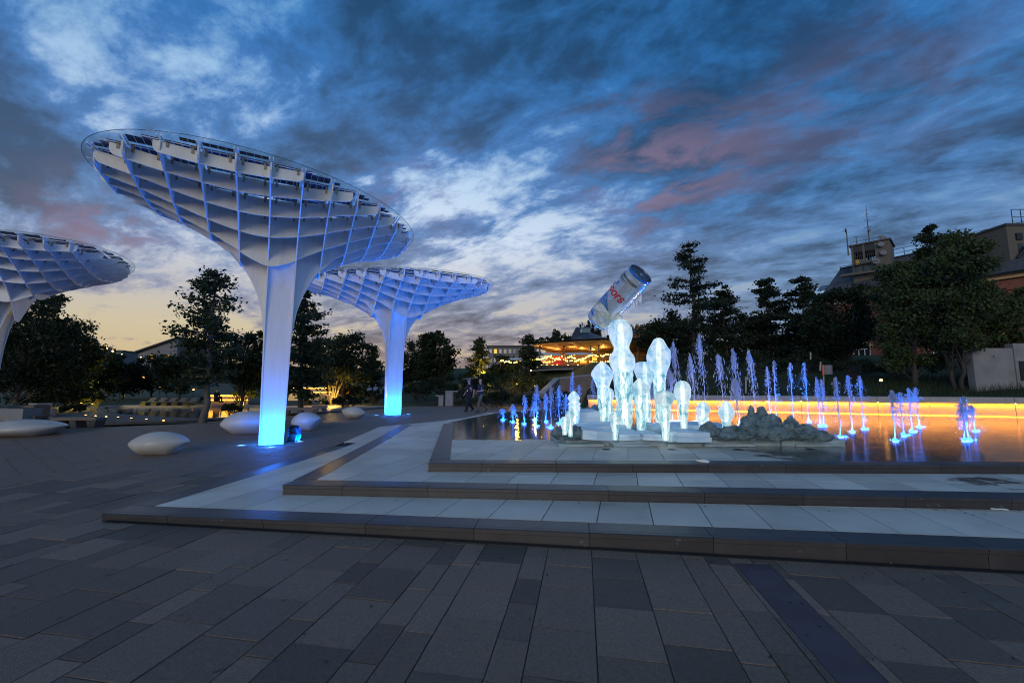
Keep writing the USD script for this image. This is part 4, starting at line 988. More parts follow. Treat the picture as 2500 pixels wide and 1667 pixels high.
def jet(label, base, toprow, style, seed, group, power):
    rng = np.random.default_rng(seed)
    P = atz(base[0], base[1], ZT3); y = P[1]; h = aty(base[0], toprow, y)[2] - ZT3
    t = thing('water_jet', label, 'fountain jet', P, group)
    lean = np.array([rng.normal(0, .012), rng.normal(0, .01)]) * h - (np.array([.05, 0]) * h if style == 'tall' else 0)
    zz = np.linspace(0, h, 26)
    path = np.c_[P[0] + lean[0] * (zz / h) ** 1.6 + .01 * np.sin(zz * 9 + seed), y + lean[1] * (zz / h), P[2] + zz]
    u = zz / h
    wid = .007 + .005 * u + .009 * rng.random(26) * (style != 'tall')
    wid = wid * np.clip((1.02 - u) / .10, .12, 1)
    head = np.exp(-((u - .90) / .06) ** 2) * (.016 if style != 'tall' else .02)
    st = 'spray_violet' if style == 'tall' else 'spray_blue'
    v, f = tube(path, wid + head, 7)
    v = v + (noise(v * 30, seed)[:, None] - .5) * .03 * np.clip((v[:, 2:] - P[2]) / h, .1, 1)
    obj('stream', (v, f), st, t, smooth=False)
    # strands of drops thrown from the head of the jet, falling in arcs that open downwards
    tall = style == 'tall'; D, size, stre = [], [], []
    for k in range(40 if tall else 24):
        z0 = h * (1 - abs(rng.normal(0, .07 if tall else .16))); a = rng.normal(seed, 1.6); out = abs(rng.normal(0, .17 if tall else .10)) + .02
        m = int(rng.integers(14, 30)); tf = math.sqrt(max(z0, .05) / 4.9) * rng.uniform(.35, 1.0)
        tt = np.sort(rng.random(m)) ** .8 * tf; up = rng.uniform(0, .5)
        z = z0 + up * tt - 4.9 * tt ** 2; r = out * (tt / max(math.sqrt(h / 4.9), .2)) * (1.3 if tall else 1.5)
        ok = z > .01; tt, z, r = tt[ok], z[ok], r[ok]; m = len(z)
        cx = np.interp(z, zz, path[:, 0]); cy = np.interp(z, zz, path[:, 1]); j_ = .010 + .02 * tt / max(tf, .01)
        D.append(np.c_[cx + r * math.cos(a) + rng.normal(0, 1, m) * j_, cy + r * math.sin(a) + rng.normal(0, 1, m) * j_, P[2] + z])
        if tall: size.append(rng.uniform(.003, .008, m)); stre.append(rng.uniform(3, 14, m))
        else: size.append(rng.uniform(.0045, .011, m) * (1 + .9 * (rng.random(m) < .2))); stre.append(rng.uniform(1., 2.2, m))
    m = 70 if tall else 60
    z = h * (1 - np.abs(rng.normal(0, .06, m))); R_ = np.abs(rng.normal(0, .022, m)); a = rng.random(m) * 6.3
    D.append(np.c_[np.interp(z, zz, path[:, 0]) + R_ * np.cos(a), np.interp(z, zz, path[:, 1]) + R_ * np.sin(a), P[2] + z]); size.append(rng.uniform(.005, .013, m)); stre.append(np.full(m, 1.5))
    D, size, stre = np.vstack(D), np.concatenate(size), np.concatenate(stre)
    obj('droplets', drops(D, size, stre), st, t, kind='stuff')
    # splash crown and the light in the nozzle
    m = 60; a = rng.random(m) * 2 * PI; r = np.abs(rng.normal(.05, .05, m))
    obj('splash', drops(np.c_[P[0] + r * np.cos(a), y + r * np.sin(a), P[2] + .01 + .05 * rng.random(m)], rng.uniform(.006, .016, m)), 'spray_blue', t, kind='stuff')
    obj('nozzle_light', place(lathe([(.024, .010), (.055, .012), (.06, .002)], 12), P), 'led_jet', t)
    for s_ in (-1, 1): lamp_disk(t, 'beam' if s_ < 0 else 'beam_001', P + [s_ * .07, -.07, .02], (.0, .17, 1.) if style != 'tall' else (.62, .68, 1.), power * h * (20. if style != 'tall' else 2.6), .03, None, direction=(-s_ * .10, .10, 1))
for i, (b, tr, w) in enumerate(LEFT): jet(f'{ORD[i]} blue water jet from the left, in the group left of the ice columns', b, tr, 'bead', 100 + i, 'blue jets left of the ice columns', .55)
for i, (b, tr) in enumerate(MID): jet(f'tall thin violet water jet behind the ice columns, {ORD[i]} of its row from the left', b, tr, 'tall', 200 + i, 'tall violet jets behind the ice columns', .8)
for i, (b, tr) in enumerate(RIGHT): jet(f'beaded water jet before the amber wall right of the tall jets, {ORD[i]} from the left', b, tr, 'bead', 300 + i, 'beaded jets behind the craggy rocks', .55)
for i, (b, tr) in enumerate(FAR): jet(f'bright blue water jet near the right edge, {ORD[i]} of the seven there', b, tr, 'bead', 400 + i, 'blue jets near the right edge', .65)
for i, (px, py) in enumerate([(1480, 1097), (1640, 1097), (1803, 1097), (1978, 1096)]):
    p = atz(px, py, ZT3)
    t = thing('nozzle_cover', f'round steel nozzle cover set in the tiles before the display, {ORD[i]} from the left', 'nozzle cover', p, 'nozzle covers in front of the display')
    obj('cover', place(lathe([(.001, .006), (.085, .006), (.09, .002)], 20), p), 'dark_metal', t)
    obj('hole', place(lathe([(.001, .0085), (.016, .008), (.017, .004)], 8), p), 'black', t)
# ------------------------------------------------------------------ pebble benches, blocks, small things
def pebble(label, px, py, w_px, h_px, yaw, sharp, crest, seed):
    """A lens shaped concrete seat: a flattened ellipsoid cut by a crease that runs round it from tip to tip."""
    p = atp(px, py); D = p[1] * CP + (p[2] - EYE) * SP
    L = w_px * D / FPX; Hh = h_px * D / FPX * 1.02; Wd = L * .62
    xs = np.sin(np.linspace(-PI / 2, PI / 2, 56)); q = np.linspace(0, 2 * PI, 64)
    X, Q = np.meshgrid(xs, q, indexing='ij')
    w = np.clip(1 - np.abs(X) ** 2, 0, 1) ** (.60 + .25 * sharp)          # lens shaped plan, pointed when sharp
    c, s_ = np.cos(Q), np.sin(Q)
    edge = Hh * (.52 + crest * X + .05 * np.sin(2.2 * X + seed))                                # the crease runs round from tip to tip
    upz = (Hh - edge) * w ** .95 * np.abs(s_) ** 1.25
    dnz = edge * np.clip(w * 1.3, 0, 1) ** .8 * np.abs(s_) ** .75
    Y = .5 * Wd * w * np.sign(c) * np.abs(c) ** np.where(s_ > 0, 1.0, .62)
    Y = Y * np.where(s_ < 0, 1 - .48 * np.abs(s_) ** 1.6, 1)
    Z = edge + np.where(s_ > 0, upz, -dnz); XX = .5 * L * X * np.where(s_ < 0, 1 - .24 * np.abs(s_) ** 1.6, 1)
    v, f = grid(XX, Y, np.maximum(Z, 0.)); f = f[:, ::-1]
    v, f = place((v, f), p + np.array([0, Wd * .30, -.012]), rz=yaw)
    t = trimesh.Trimesh(v, f); t.merge_vertices(digits_vertex=5)
    obj('pebble_bench', (np.array(t.vertices), np.array(t.faces)), 'bench_concrete', smooth=48, label=label, cat='bench', group='pebble shaped concrete benches')
pebble('lens shaped pale bench alone on the slabs, nearest the camera', 364, 1113, 144, 56, .10, 1., .0, 0)
pebble('large pale pebble bench half hidden behind the blue stem on its left side', 588, 1061, 116, 56, .35, .3, .06, 1)
pebble('second pebble bench behind the largest stem, rear one of the pair', 600, 1040, 100, 36, .2, .4, .0, 2)
pebble('pale pebble bench just right of the largest stem, with a slanting crease', 738, 1051, 84, 44, -.25, .8, .18, 3)
pebble('pale pebble bench between the two stems', 858, 1022, 63, 29, -.15, .9, -.10, 4)
pebble('long boat shaped pale bench cut off by the left edge', 20, 1068, 190, 42, .12, 1., .06, 5)

def block_bench(label, px, py, n, yaw, w=.55, mat_='concrete'):
    p = atp(px, py); t = thing('block_bench', label, 'bench', p, 'dark block benches beside the pond')
    L = n * .72
    obj('seat', place(rbox(L, .42, .10, .015), p + [0, 0, .23], rz=yaw), 'timber', t)
    for k in range(n + 1):
        x = -L / 2 + .14 + k * (L - .28) / n
        q, f = rbox(.21, .38, .25, .01); q[:, 0] += (q[:, 2] - .12) * .25 * (-1) ** k
        obj('leg', place((q + [x, 0, 0], f), p - [0, 0, .02], rz=yaw), 'deck_dark', t)
block_bench('dark bench of timber on slanted concrete blocks, left of the row of ground lamps', 190, 1043, 2, .05)
block_bench('block bench behind the boat shaped bench at the left edge', 55, 1036, 2, -.1)
block_bench('block bench behind the stem, nearest the standing group of people', 735, 1013, 2, .3)
block_bench('block bench beside the planter pot, right of the standing group', 780, 1006, 1, .5)

def deck():
    a, b = atp(-120, 1040), atp(122, 1034); c, d = atz(140, 1004, .45), atz(-160, 1000, .45)
    t = thing('timber_deck', 'dark timber deck with planters under the trees at the far left', 'deck', a)
    N_ = 12
    for k in range(N_):
        u0, u1 = k / N_, (k + .94) / N_
        q = np.array([a + (d - a) * u0, b + (c - b) * u0, b + (c - b) * u1, a + (d - a) * u1])
        v = np.vstack([q * [1, 1, 0] + [0, 0, .62], q * [1, 1, 0] + [0, 0, .30]])
        obj('plank', (v, bx(0, 0, 0, 1, 1, 1)[1][:, ::-1]), 'timber', t)
deck()
def planter(label, px, py, sx, sz, m, z=.60):
    p = atz(px, py, z); t = thing('planter_box', label, 'planter', p, 'planters on the timber deck')
    obj('box', place(rbox(sx, .6, sz, .012), p), m, t)
    obj('soil', place(bx(-sx / 2 + .05, -.25, sz + .002, sx / 2 - .05, .25, sz + .012), p), 'bark', t)
planter('blue grey planter box at the front of the timber deck', 42, 1027, 1.0, .42, 'concrete')
planter('dark planter box in the middle of the timber deck', 72, 1018, .9, .45, 'timber')
planter('small planter box on the left of the deck, by the pale trunk', 12, 1020, .8, .4, 'concrete')
planter('tan planter box at the right end of the deck', 96, 1014, .35, .5, 'wall_render')

for i, (px, py) in enumerate([(209, 1014.5), (233, 1016), (259, 1018), (288, 1020), (320, 1022.5), (357, 1025), (399, 1028)]):
    p = atz(px, py + 1.5, .44)
    t = thing('pond_lamp', f'small warm ground lamp on the near edge of the pond, {ORD[i]} from the left', 'ground lamp', p, 'row of warm lamps along the pond edge')
    obj('housing', place(lathe([(.07, 0), (.07, .035), (.05, .045), (.045, .04)], 12), p), 'dark_metal', t)
    obj('lens', place(lathe([(.0, .066), (.026, .058), (.036, .042)], 10), p), 'lamp_warm', t)
v, f = extrude(Polygon([atz(px, py, .30)[:2] for px, py in [(150, 1043), (430, 1035), (590, 1028), (700, 1013), (690, 1011), (560, 1026), (470, 1029), (205, 1011), (120, 1022)]]), .10); v[:, 2] += .335
obj('pond_edge', (v, f), 'deck_dark', kind='structure')

def lounger(label, px, py):
    p = atz(px, py, .32); t = thing('sun_lounger', label, 'lounger', p, 'sun loungers across the pond')
    obj('base', place(rbox(.46, .8, .22, .015), p), 'deck_dark', t)
    q = bx(-.25, -.30, 0, .25, .6, .05); obj('lounge_seat', place(q, p + [0, .0, .24], rx=-.12), 'lounger', t)
    q = bx(-.25, 0, 0, .25, .55, .05); obj('backrest', place(q, p + [0, .3, .22], rx=.75), 'lounger', t)
for i, px in enumerate((358, 384, 409, 434, 461)): lounger(f'grey sun lounger across the pond, {ORD[i]} of five from the left', px, 990)

def pedestal():
    p = atp(1090, 991); t = thing('drinking_fountain', 'pale stone drinking fountain of two stepped pillars left of the walking men', 'drinking fountain', p)
    obj('pillar', place(rbox(.52, .4, 1.0, .015), p + [-.25 + .45, 0, 0]), 'coping', t)
    obj('pillar', place(rbox(.34, .4, .68, .015), p + [-.37, 0, 0]), 'coping', t)
    obj('bowl', place(rbox(.85, .42, .09, .012), p + [.36, 0, 1.0]), 'coping', t)
    obj('bowl', place(rbox(.58, .42, .08, .012), p + [-.48, 0, .68]), 'coping', t)
    obj('tap', place(tube([(0, 0, 1.09), (0, 0, 1.19), (0, -.06, 1.2)], .012, 6), p + [.25, 0, 0]), 'dark_metal', t)
pedestal()

def backpack():
    p = atp(716, 1077); t = thing('backpack', 'black backpack leaning against the largest canopy stem', 'backpack', p)
    v, f = dense(rbox(.34, .22, .46, .09), .05); v[:, 1] += .10 * v[:, 2]; v[:, 0] *= 1 - .35 * np.clip(v[:, 2] - .2, 0, 1)
    v = v * .95
    obj('bag', place(rough((v, f), .03, 7), p, rz=.2), 'backpack', t, smooth=True)
    obj('pocket', place(rough(dense(rbox(.24, .09, .22, .04), .05), .015, 8), p + [.02, -.12, .02], rz=.2), 'backpack', t, smooth=True)
    for s_ in (-.08, .09): obj('strap', place(tube([(s_, .0, .40), (s_ * 1.6, -.16, .36), (s_ * 1.9, -.2, .2), (s_ * 1.5, -.14, .06)], .016, 6), p, rz=.5), 'blue_paint' if s_ > 0 else 'backpack', t)
    b = atp(704.5, 1079); t = thing('water_bottle', 'small green tinted bottle standing beside the backpack', 'bottle', b)
    obj('bottle', place(lathe([(0.001, 0), (.033, .0), (.036, .02), (.036, .15), (.030, .19), (.014, .225), (.014, .245)], 14), b), 'bottle_green', t, smooth=40)
    obj('label_band', place(lathe([(.0365, .06), (.0365, .12)], 14), b), 'paper', t)
    obj('cap', place(lathe([(.016, .243), (.016, .268), (.001, .268)], 12), b), 'white_paint', t)
backpack()
def litter():
    p = atz(1716, 1127, ZT3 + .003)
    v = np.array([[-.10, .10, .01], [.08, .06, .03], [.10, -.03, .012], [.04, -.10, -.02], [.0, -.02, .04], [.05, -.13, -.10]]); f = np.array([[0, 4, 1], [1, 4, 2], [0, 3, 4], [4, 3, 2], [3, 5, 2]])
    obj('paper_scrap', (np.vstack([v, v + [0, 0, .003]]) + p, np.vstack([f, f[:, ::-1] + 6])), 'paper', label='crumpled white paper scrap hanging over the top kerb', cat='litter')
    p = atz(2437, 1243, .16)
    obj('paper_scrap', place(rough(dense(bx(-.09, -.03, .004, .09, .03, .012), .04), .02, 9), p, rz=-.3), 'paper', label='flattened white carton lying on the lower step near the right edge', cat='litter')
litter()

# ------------------------------------------------------------------ people
def person(label, base, yaw, J, cols, hair='hair_grey', scale=1., sleeves=True, group=None):
    """J overrides joints (x to the person's right, y forwards, z up, standing 1.75 m)."""
    j = dict(head=(0, .02, 1.63), neck=(0, 0, 1.48), chest=(0, 0, 1.30), belly=(0, .01, 1.08), hip=(0, 0, .95), sl=(-.19, 0, 1.42), sr=(.19, 0, 1.42), el=(-.25, -.03, 1.14), er=(.25, -.03, 1.14), wl=(-.25, .08, .90), wr=(.25, .08, .90),
             hl=(-.09, 0, .92), hr=(.09, 0, .92), kl=(-.10, .02, .50), kr=(.10, .02, .50), al=(-.10, -.02, .08), ar=(.10, -.02, .08))
    j.update(J); j = {k: np.array(v, float) for k, v in j.items()}
    S = lambda p, r: m3.Manifold.sphere(r, 10).translate(tuple(p))
    cap = lambda a, ra, b, rb: m3.Manifold.batch_hull([S(j[a] if isinstance(a, str) else a, ra), S(j[b] if isinstance(b, str) else b, rb)])
    add = lambda L: m3.Manifold.batch_boolean(L, m3.OpType.Add)
    def fin(m, size=.035, it=6):
        t = trimesh.Trimesh(*arr(m.refine_to_length(size)), process=True); trimesh.smoothing.filter_taubin(t, iterations=it); return np.array(t.vertices), np.array(t.faces)
    R = lambda m: place((m[0] * scale, m[1]), base, rz=yaw)
    t = thing('person', label, 'person', base, group)
    hd = j['head']; face = j.get('face', hd + np.array([0, .1, 0])) - hd; face = face / np.linalg.norm(face); side = np.cross(face, [0, 0, 1.]); side /= np.linalg.norm(side)
    parts = [m3.Manifold.batch_hull([S(hd + [0, 0, .03] - face * .015, .088), S(hd + face * .02 - [0, 0, .06], .062), S(hd + face * .035 - [0, 0, .085], .04)]), cap(hd - np.array([0, 0, .08]), .055, 'neck', .06),
             S(hd + face * .105 - [0, 0, .02], .016), S(hd + face * .092 - [0, 0, .006], .012), S(hd + side * .092 - [0, 0, .01], .022), S(hd - side * .092 - [0, 0, .01], .022)]
    parts += [m3.Manifold.batch_hull([S(j['sl'] * .8 + j['chest'] * .2, .07), S(j['sr'] * .8 + j['chest'] * .2, .07), S(j['belly'], .12), S(j['hip'], .12)])]
    for s_ in 'lr':
        parts += [cap('s' + s_, .058, 'e' + s_, .042), cap('e' + s_, .042, 'w' + s_, .028), cap('h' + s_, .09, 'k' + s_, .058), cap('k' + s_, .058, 'a' + s_, .040)]
        w = j['w' + s_]; d = w - j['e' + s_]; d /= np.linalg.norm(d); sx = np.cross(d, [0, 0, 1.] if abs(d[2]) < .8 else [1., 0, 0]); sx /= np.linalg.norm(sx)
        parts.append(m3.Manifold.batch_hull([S(w + sx * .02, .018), S(w - sx * .02, .018), S(w + d * .07 + sx * .026, .014), S(w + d * .07 - sx * .026, .014)]))
        for k, (o, ln) in enumerate(((-.027, .055), (-.009, .068), (.009, .064), (.026, .048))):
            a = w + d * .075 + sx * o; nrm = np.cross(sx, d)
            b = a + d * ln * .55 + nrm * .012; parts += [cap(a, .009, b, .0085), cap(b, .0085, b + d * ln * .4 + nrm * .022, .0075)]
        parts.append(cap(w + d * .03 + sx * .025, .011, w + d * .07 + sx * .055, .009))
    body = obj('body', R(fin(add(parts), .03, 4)), 'skin', t, smooth=True)
    torso = [m3.Manifold.batch_hull([S(j['sl'] * .86 + j['chest'] * .14, .085), S(j['sr'] * .86 + j['chest'] * .14, .085), S(j['neck'] - [0, 0, .07], .075), S(j['chest'] + [0, .02, 0], .135)]), m3.Manifold.batch_hull([S(j['chest'] + [0, .02, 0], .14), S(j['belly'] + [.05, .02, 0], .13), S(j['belly'] + [-.05, .02, 0], .13)]),
             m3.Manifold.batch_hull([S(j['belly'] + [.05, .01, 0], .13), S(j['belly'] + [-.05, .01, 0], .13), S(j['hip'] + [.06, 0, -.04], .125), S(j['hip'] + [-.06, 0, -.04], .125)])]
    for s_ in 'lr': torso.append(cap('s' + s_, .078, j['s' + s_] * (.3 if sleeves == 'short' else .0) + j['e' + s_] * (.7 if sleeves == 'short' else 1.), .064))
    if sleeves != 'short':
        for s_ in 'lr': torso.append(cap('e' + s_, .058, 'w' + s_, .042))
    obj('shirt', R(fin(add(torso))), cols[0], t, smooth=True)
    tr = [m3.Manifold.batch_hull([S(j['hip'] + [.07, 0, -.02], .118), S(j['hip'] + [-.07, 0, -.02], .118), S(j['hl'], .11), S(j['hr'], .11)])]
    for s_ in 'lr': tr += [cap('h' + s_, .108, 'k' + s_, .078), cap('k' + s_, .078, 'a' + s_, .066)]
    obj('trousers', R(fin(add(tr))), cols[1], t, smooth=True)
    for s_ in 'lr':
        a = j['a' + s_]; d = j.get('f' + s_, np.array([0, 1., 0])); d = d / np.linalg.norm(d)
        sh = m3.Manifold.batch_hull([S(a + [0, 0, -.02] - d * .04, .048), S(a + d * .13 + [0, 0, -.04], .034), S(a - d * .06 + [0, 0, -.05], .03), S(a + d * .17 + [0, 0, -.05], .026)])
        obj('shoe', R(fin(sh, .03, 2)), cols[2], t, smooth=True)
    if hair:
        cap_ = m3.Manifold.batch_hull([S(hd + [0, 0, .055] - face * .02, .088), S(hd + [0, 0, .0] - face * .045, .078)]).trim_by_plane(tuple(-face * .9 + np.array([0, 0, .45])), float((hd @ (-face * .9 + np.array([0, 0, .45]))) - .0))
        obj('hair', R(fin(cap_, .03, 2)), hair, body, smooth=True)
    return t, R
pm = atp(1146, 1004.5)
walk = math.atan2(-.45, -1.) - PI / 2         # they come from the right and walk left, towards the camera
t, R = person('older man walking in a dark polo shirt, dark trousers and a badge', pm, walk + .35, dict(head=(.0, .04, 1.66), face=(.10, .06, 1.66), kl=(-.09, .20, .52), al=(-.09, .28, .09), kr=(.10, .02, .50), ar=(.11, -.34, .14), fr=(0, 1., -.5), el=(-.27, -.10, 1.15), wl=(-.29, -.04, .90), er=(.27, -.02, 1.15), wr=(.26, .14, .95), belly=(0, .05, 1.06), hip=(0, .0, .94)), ('cloth_black', 'cloth_black', 'shoe_dark'), 'hair_grey', sleeves='short', group='two men walking together')
q = rbox(.09, .012, .06, .004); obj('badge', R(place(q, (-.06, .20, 1.10))), 'paper', t)
pm2 = atp(1174, 1005.5)
person('man walking in a navy T-shirt and khaki trousers, holding his forearm', pm2, walk + .2, dict(head=(-.02, .06, 1.66), face=(-.06, .14, 1.63), kl=(-.09, .18, .52), al=(-.09, .24, .09), kr=(.10, -.06, .50), ar=(.12, -.46, .16), fr=(0, 1., -.6), el=(-.26, .04, 1.14), wl=(-.05, .24, 1.12), er=(.27, .02, 1.14), wr=(.08, .26, 1.02)), ('cloth_navy', 'cloth_khaki', 'shoe_dark'), 'hair_grey', sleeves='short', group='two men walking together')
GS = 'people standing between the trees'
def far_person(label, px, py, hpx, yaw, cols, hair='hair_dark', pose=None, sleeves=True, z=None, group=GS):
    """Stands where the photograph shows its feet; the height of the ground there follows from its size."""
    y = 1.72 * FPX / hpx / CP
    p = aty(px, py, y)
    person(label, p, yaw, pose or {}, cols, hair, sleeves=sleeves, group=group); return p
P1 = far_person('standing person in a black coat seen from behind, by the dark bench', 746, 998, 55, .3, ('cloth_black', 'cloth_black', 'shoe_dark'))
far_person('person in a pale grey hooded top beside the black coat', 756, 992, 48, 2.6, ('cloth_grey', 'cloth_black', 'shoe_dark'), 'cloth_grey')
far_person('person in dark clothes with pale trousers under the tree', 768, 987, 44, 2.9, ('cloth_black', 'cloth_beige', 'shoe_dark'))
far_person('person in a beige jumper and dark leggings next to the white post', 785, 988, 46, -2.8, ('cloth_beige', 'cloth_black', 'shoe_dark'))
far_person('person in a grey shirt among the trunks at the far left', 101, 998, 38, .8, ('cloth_grey', 'cloth_grey', 'shoe_dark'))
far_person('person in dark clothes left of the grey shirt, among the trunks', 83, 996, 36, 2., ('cloth_black', 'cloth_beige', 'shoe_dark'))
far_person('person in a beige coat standing on the far bank of the pond', 253, 988, 34, 2.8, ('cloth_beige', 'cloth_grey', 'shoe_dark'))
far_person('person in black beside the beige coat on the far bank', 265, 988, 33, 2.4, ('cloth_black', 'cloth_black', 'shoe_dark'))
SIT = dict(head=(0, .05, 1.05), neck=(0, 0, .88), chest=(0, 0, .68), belly=(0, .0, .42), hip=(0, 0, .22), sl=(-.19, 0, .80), sr=(.19, 0, .80), el=(-.24, .12, .55), er=(.24, .12, .55), wl=(-.12, .34, .48), wr=(.12, .34, .48), hl=(-.09, .02, .15), hr=(.09, .02, .15), kl=(-.12, .42, .48), kr=(.12, .42, .48), al=(-.12, .58, .08), ar=(.12, .58, .08))
for px, lab in ((903, 'person in white sitting on the lawn, left one of the pair'), (918, 'person in white sitting on the lawn, right one of the pair')):
    y = 40.; p = aty(px, 942, y); p[2] = float(zt(p[0], p[1])) + .04
    person(lab, p, 2.7, SIT, ('cloth_white', 'cloth_grey', 'shoe_dark'), 'hair_dark', group='pair sitting on the lawn')
for px, col, lab in ((507, 'cloth_grey', 'seated person in grey before the amber strips'), (527, 'cloth_black', 'seated person in black leaning forward before the amber strips')):
    y = 38.; p = aty(px, 982, y); person(lab, p, 1.9 if px < 520 else -1.9, SIT, (col, 'cloth_black', 'shoe_dark'), 'hair_dark', group='pair sitting before the amber strips')
def pot():
    y = P1[1] + 1.5
    p = aty(790, 1001, y); t = thing('planter_pot', 'dark round planter pot with a small plant right of the standing group', 'planter', p)
    obj('pot', place(lathe([(.001, 0), (.30, 0), (.42, .55), (.39, .55), (.36, .46), (.001, .46)], 20), p), 'timber', t)
    rng = np.random.default_rng(3)
    q = rng.normal(0, .16, (60, 3)) + [0, 0, .75]; v, f = drops(q, rng.uniform(.03, .07, 60)); obj('plant', place((v, f), p), 'leaf_dark', t)
    p = aty(784, 994, y); t = thing('white_post', 'short white post right of the standing group', 'post', p)
    obj('post', place(rbox(.16, .16, .66, .01), p), 'white_paint', t); obj('cap', place(rbox(.2, .2, .05, .01), p + [0, 0, .66]), 'coping', t)
pot()

def debris():
    rng = np.random.default_rng(31); P = []
    for k in range(150):
        r = rng.random()
        if r < .45: a = C1 + (T1e - C1) * rng.uniform(.02, .75); q = a + np.array([rng.normal(0, .1), -rng.uniform(.05, .35)]); z = float(zp(*q)) + .004
        elif r < .75: a = C2 + (T2e - C2) * rng.uniform(.02, .7); q = a - np.array([0, rng.uniform(.03, .3)]); z = .165
        else: q = np.array([rng.uniform(-3, 4), rng.uniform(2.4, 4.6)]); z = float(zp(*q)) + .004
        P.append([*q, z])
    P = np.array(P); v, f = leaves_flat(P, rng)
    obj('fallen_leaves', (v, f), 'bark', label='dry leaf bits scattered along the foot of the fountain steps', cat='leaves', kind='stuff')
def leaves_flat(C, rng):
    n = len(C); a = rng.uniform(0, 2 * PI, n); s = rng.uniform(.008, .022, n)
    A_ = np.c_[np.cos(a), np.sin(a), rng.uniform(-.1, .3, n)] * s[:, None]; B_ = np.c_[-np.sin(a), np.cos(a), 0 * a] * s[:, None] * .5
    v = np.stack([C - A_ * [1, 1, 0], C + B_ + [0, 0, .004], C + A_ + [0, 0, .004], C - B_], 1).reshape(-1, 3)
    return v, (np.array([[0, 1, 2], [0, 2, 3]])[None] + np.arange(n)[:, None, None] * 4).reshape(-1, 3)
debris()
# ------------------------------------------------------------------ trees
def leaves(C, size, rng, droop=0., flat=0.):
    """A leaf (two triangles, folded) at each point of C."""
    n = len(C)
    a = rng.normal(size=(n, 3)); a[:, 2] = a[:, 2] * (1 - flat) - droop; a /= np.linalg.norm(a, axis=1, keepdims=True)
    b = rng.normal(size=(n, 3)); b -= a * (a * b).sum(1, keepdims=True); b /= np.linalg.norm(b, axis=1, keepdims=True)
    c = np.cross(a, b); s = size * rng.uniform(.65, 1.35, (n, 1))
    v = np.stack([C - a * s * .5, C + b * s * .30 + c * s * .08, C + a * s * .5, C - b * s * .30 + c * s * .08], 1).reshape(-1, 3)
    f = (np.array([[0, 1, 2], [0, 2, 3]])[None] + np.arange(n)[:, None, None] * 4).reshape(-1, 3)
    return v, f
def bez(a, b, bend, n=7):
    t = np.linspace(0, 1, n)[:, None]; m = (a + b) / 2 + bend
    return (1 - t) ** 2 * a + 2 * t * (1 - t) * m + t ** 2 * b
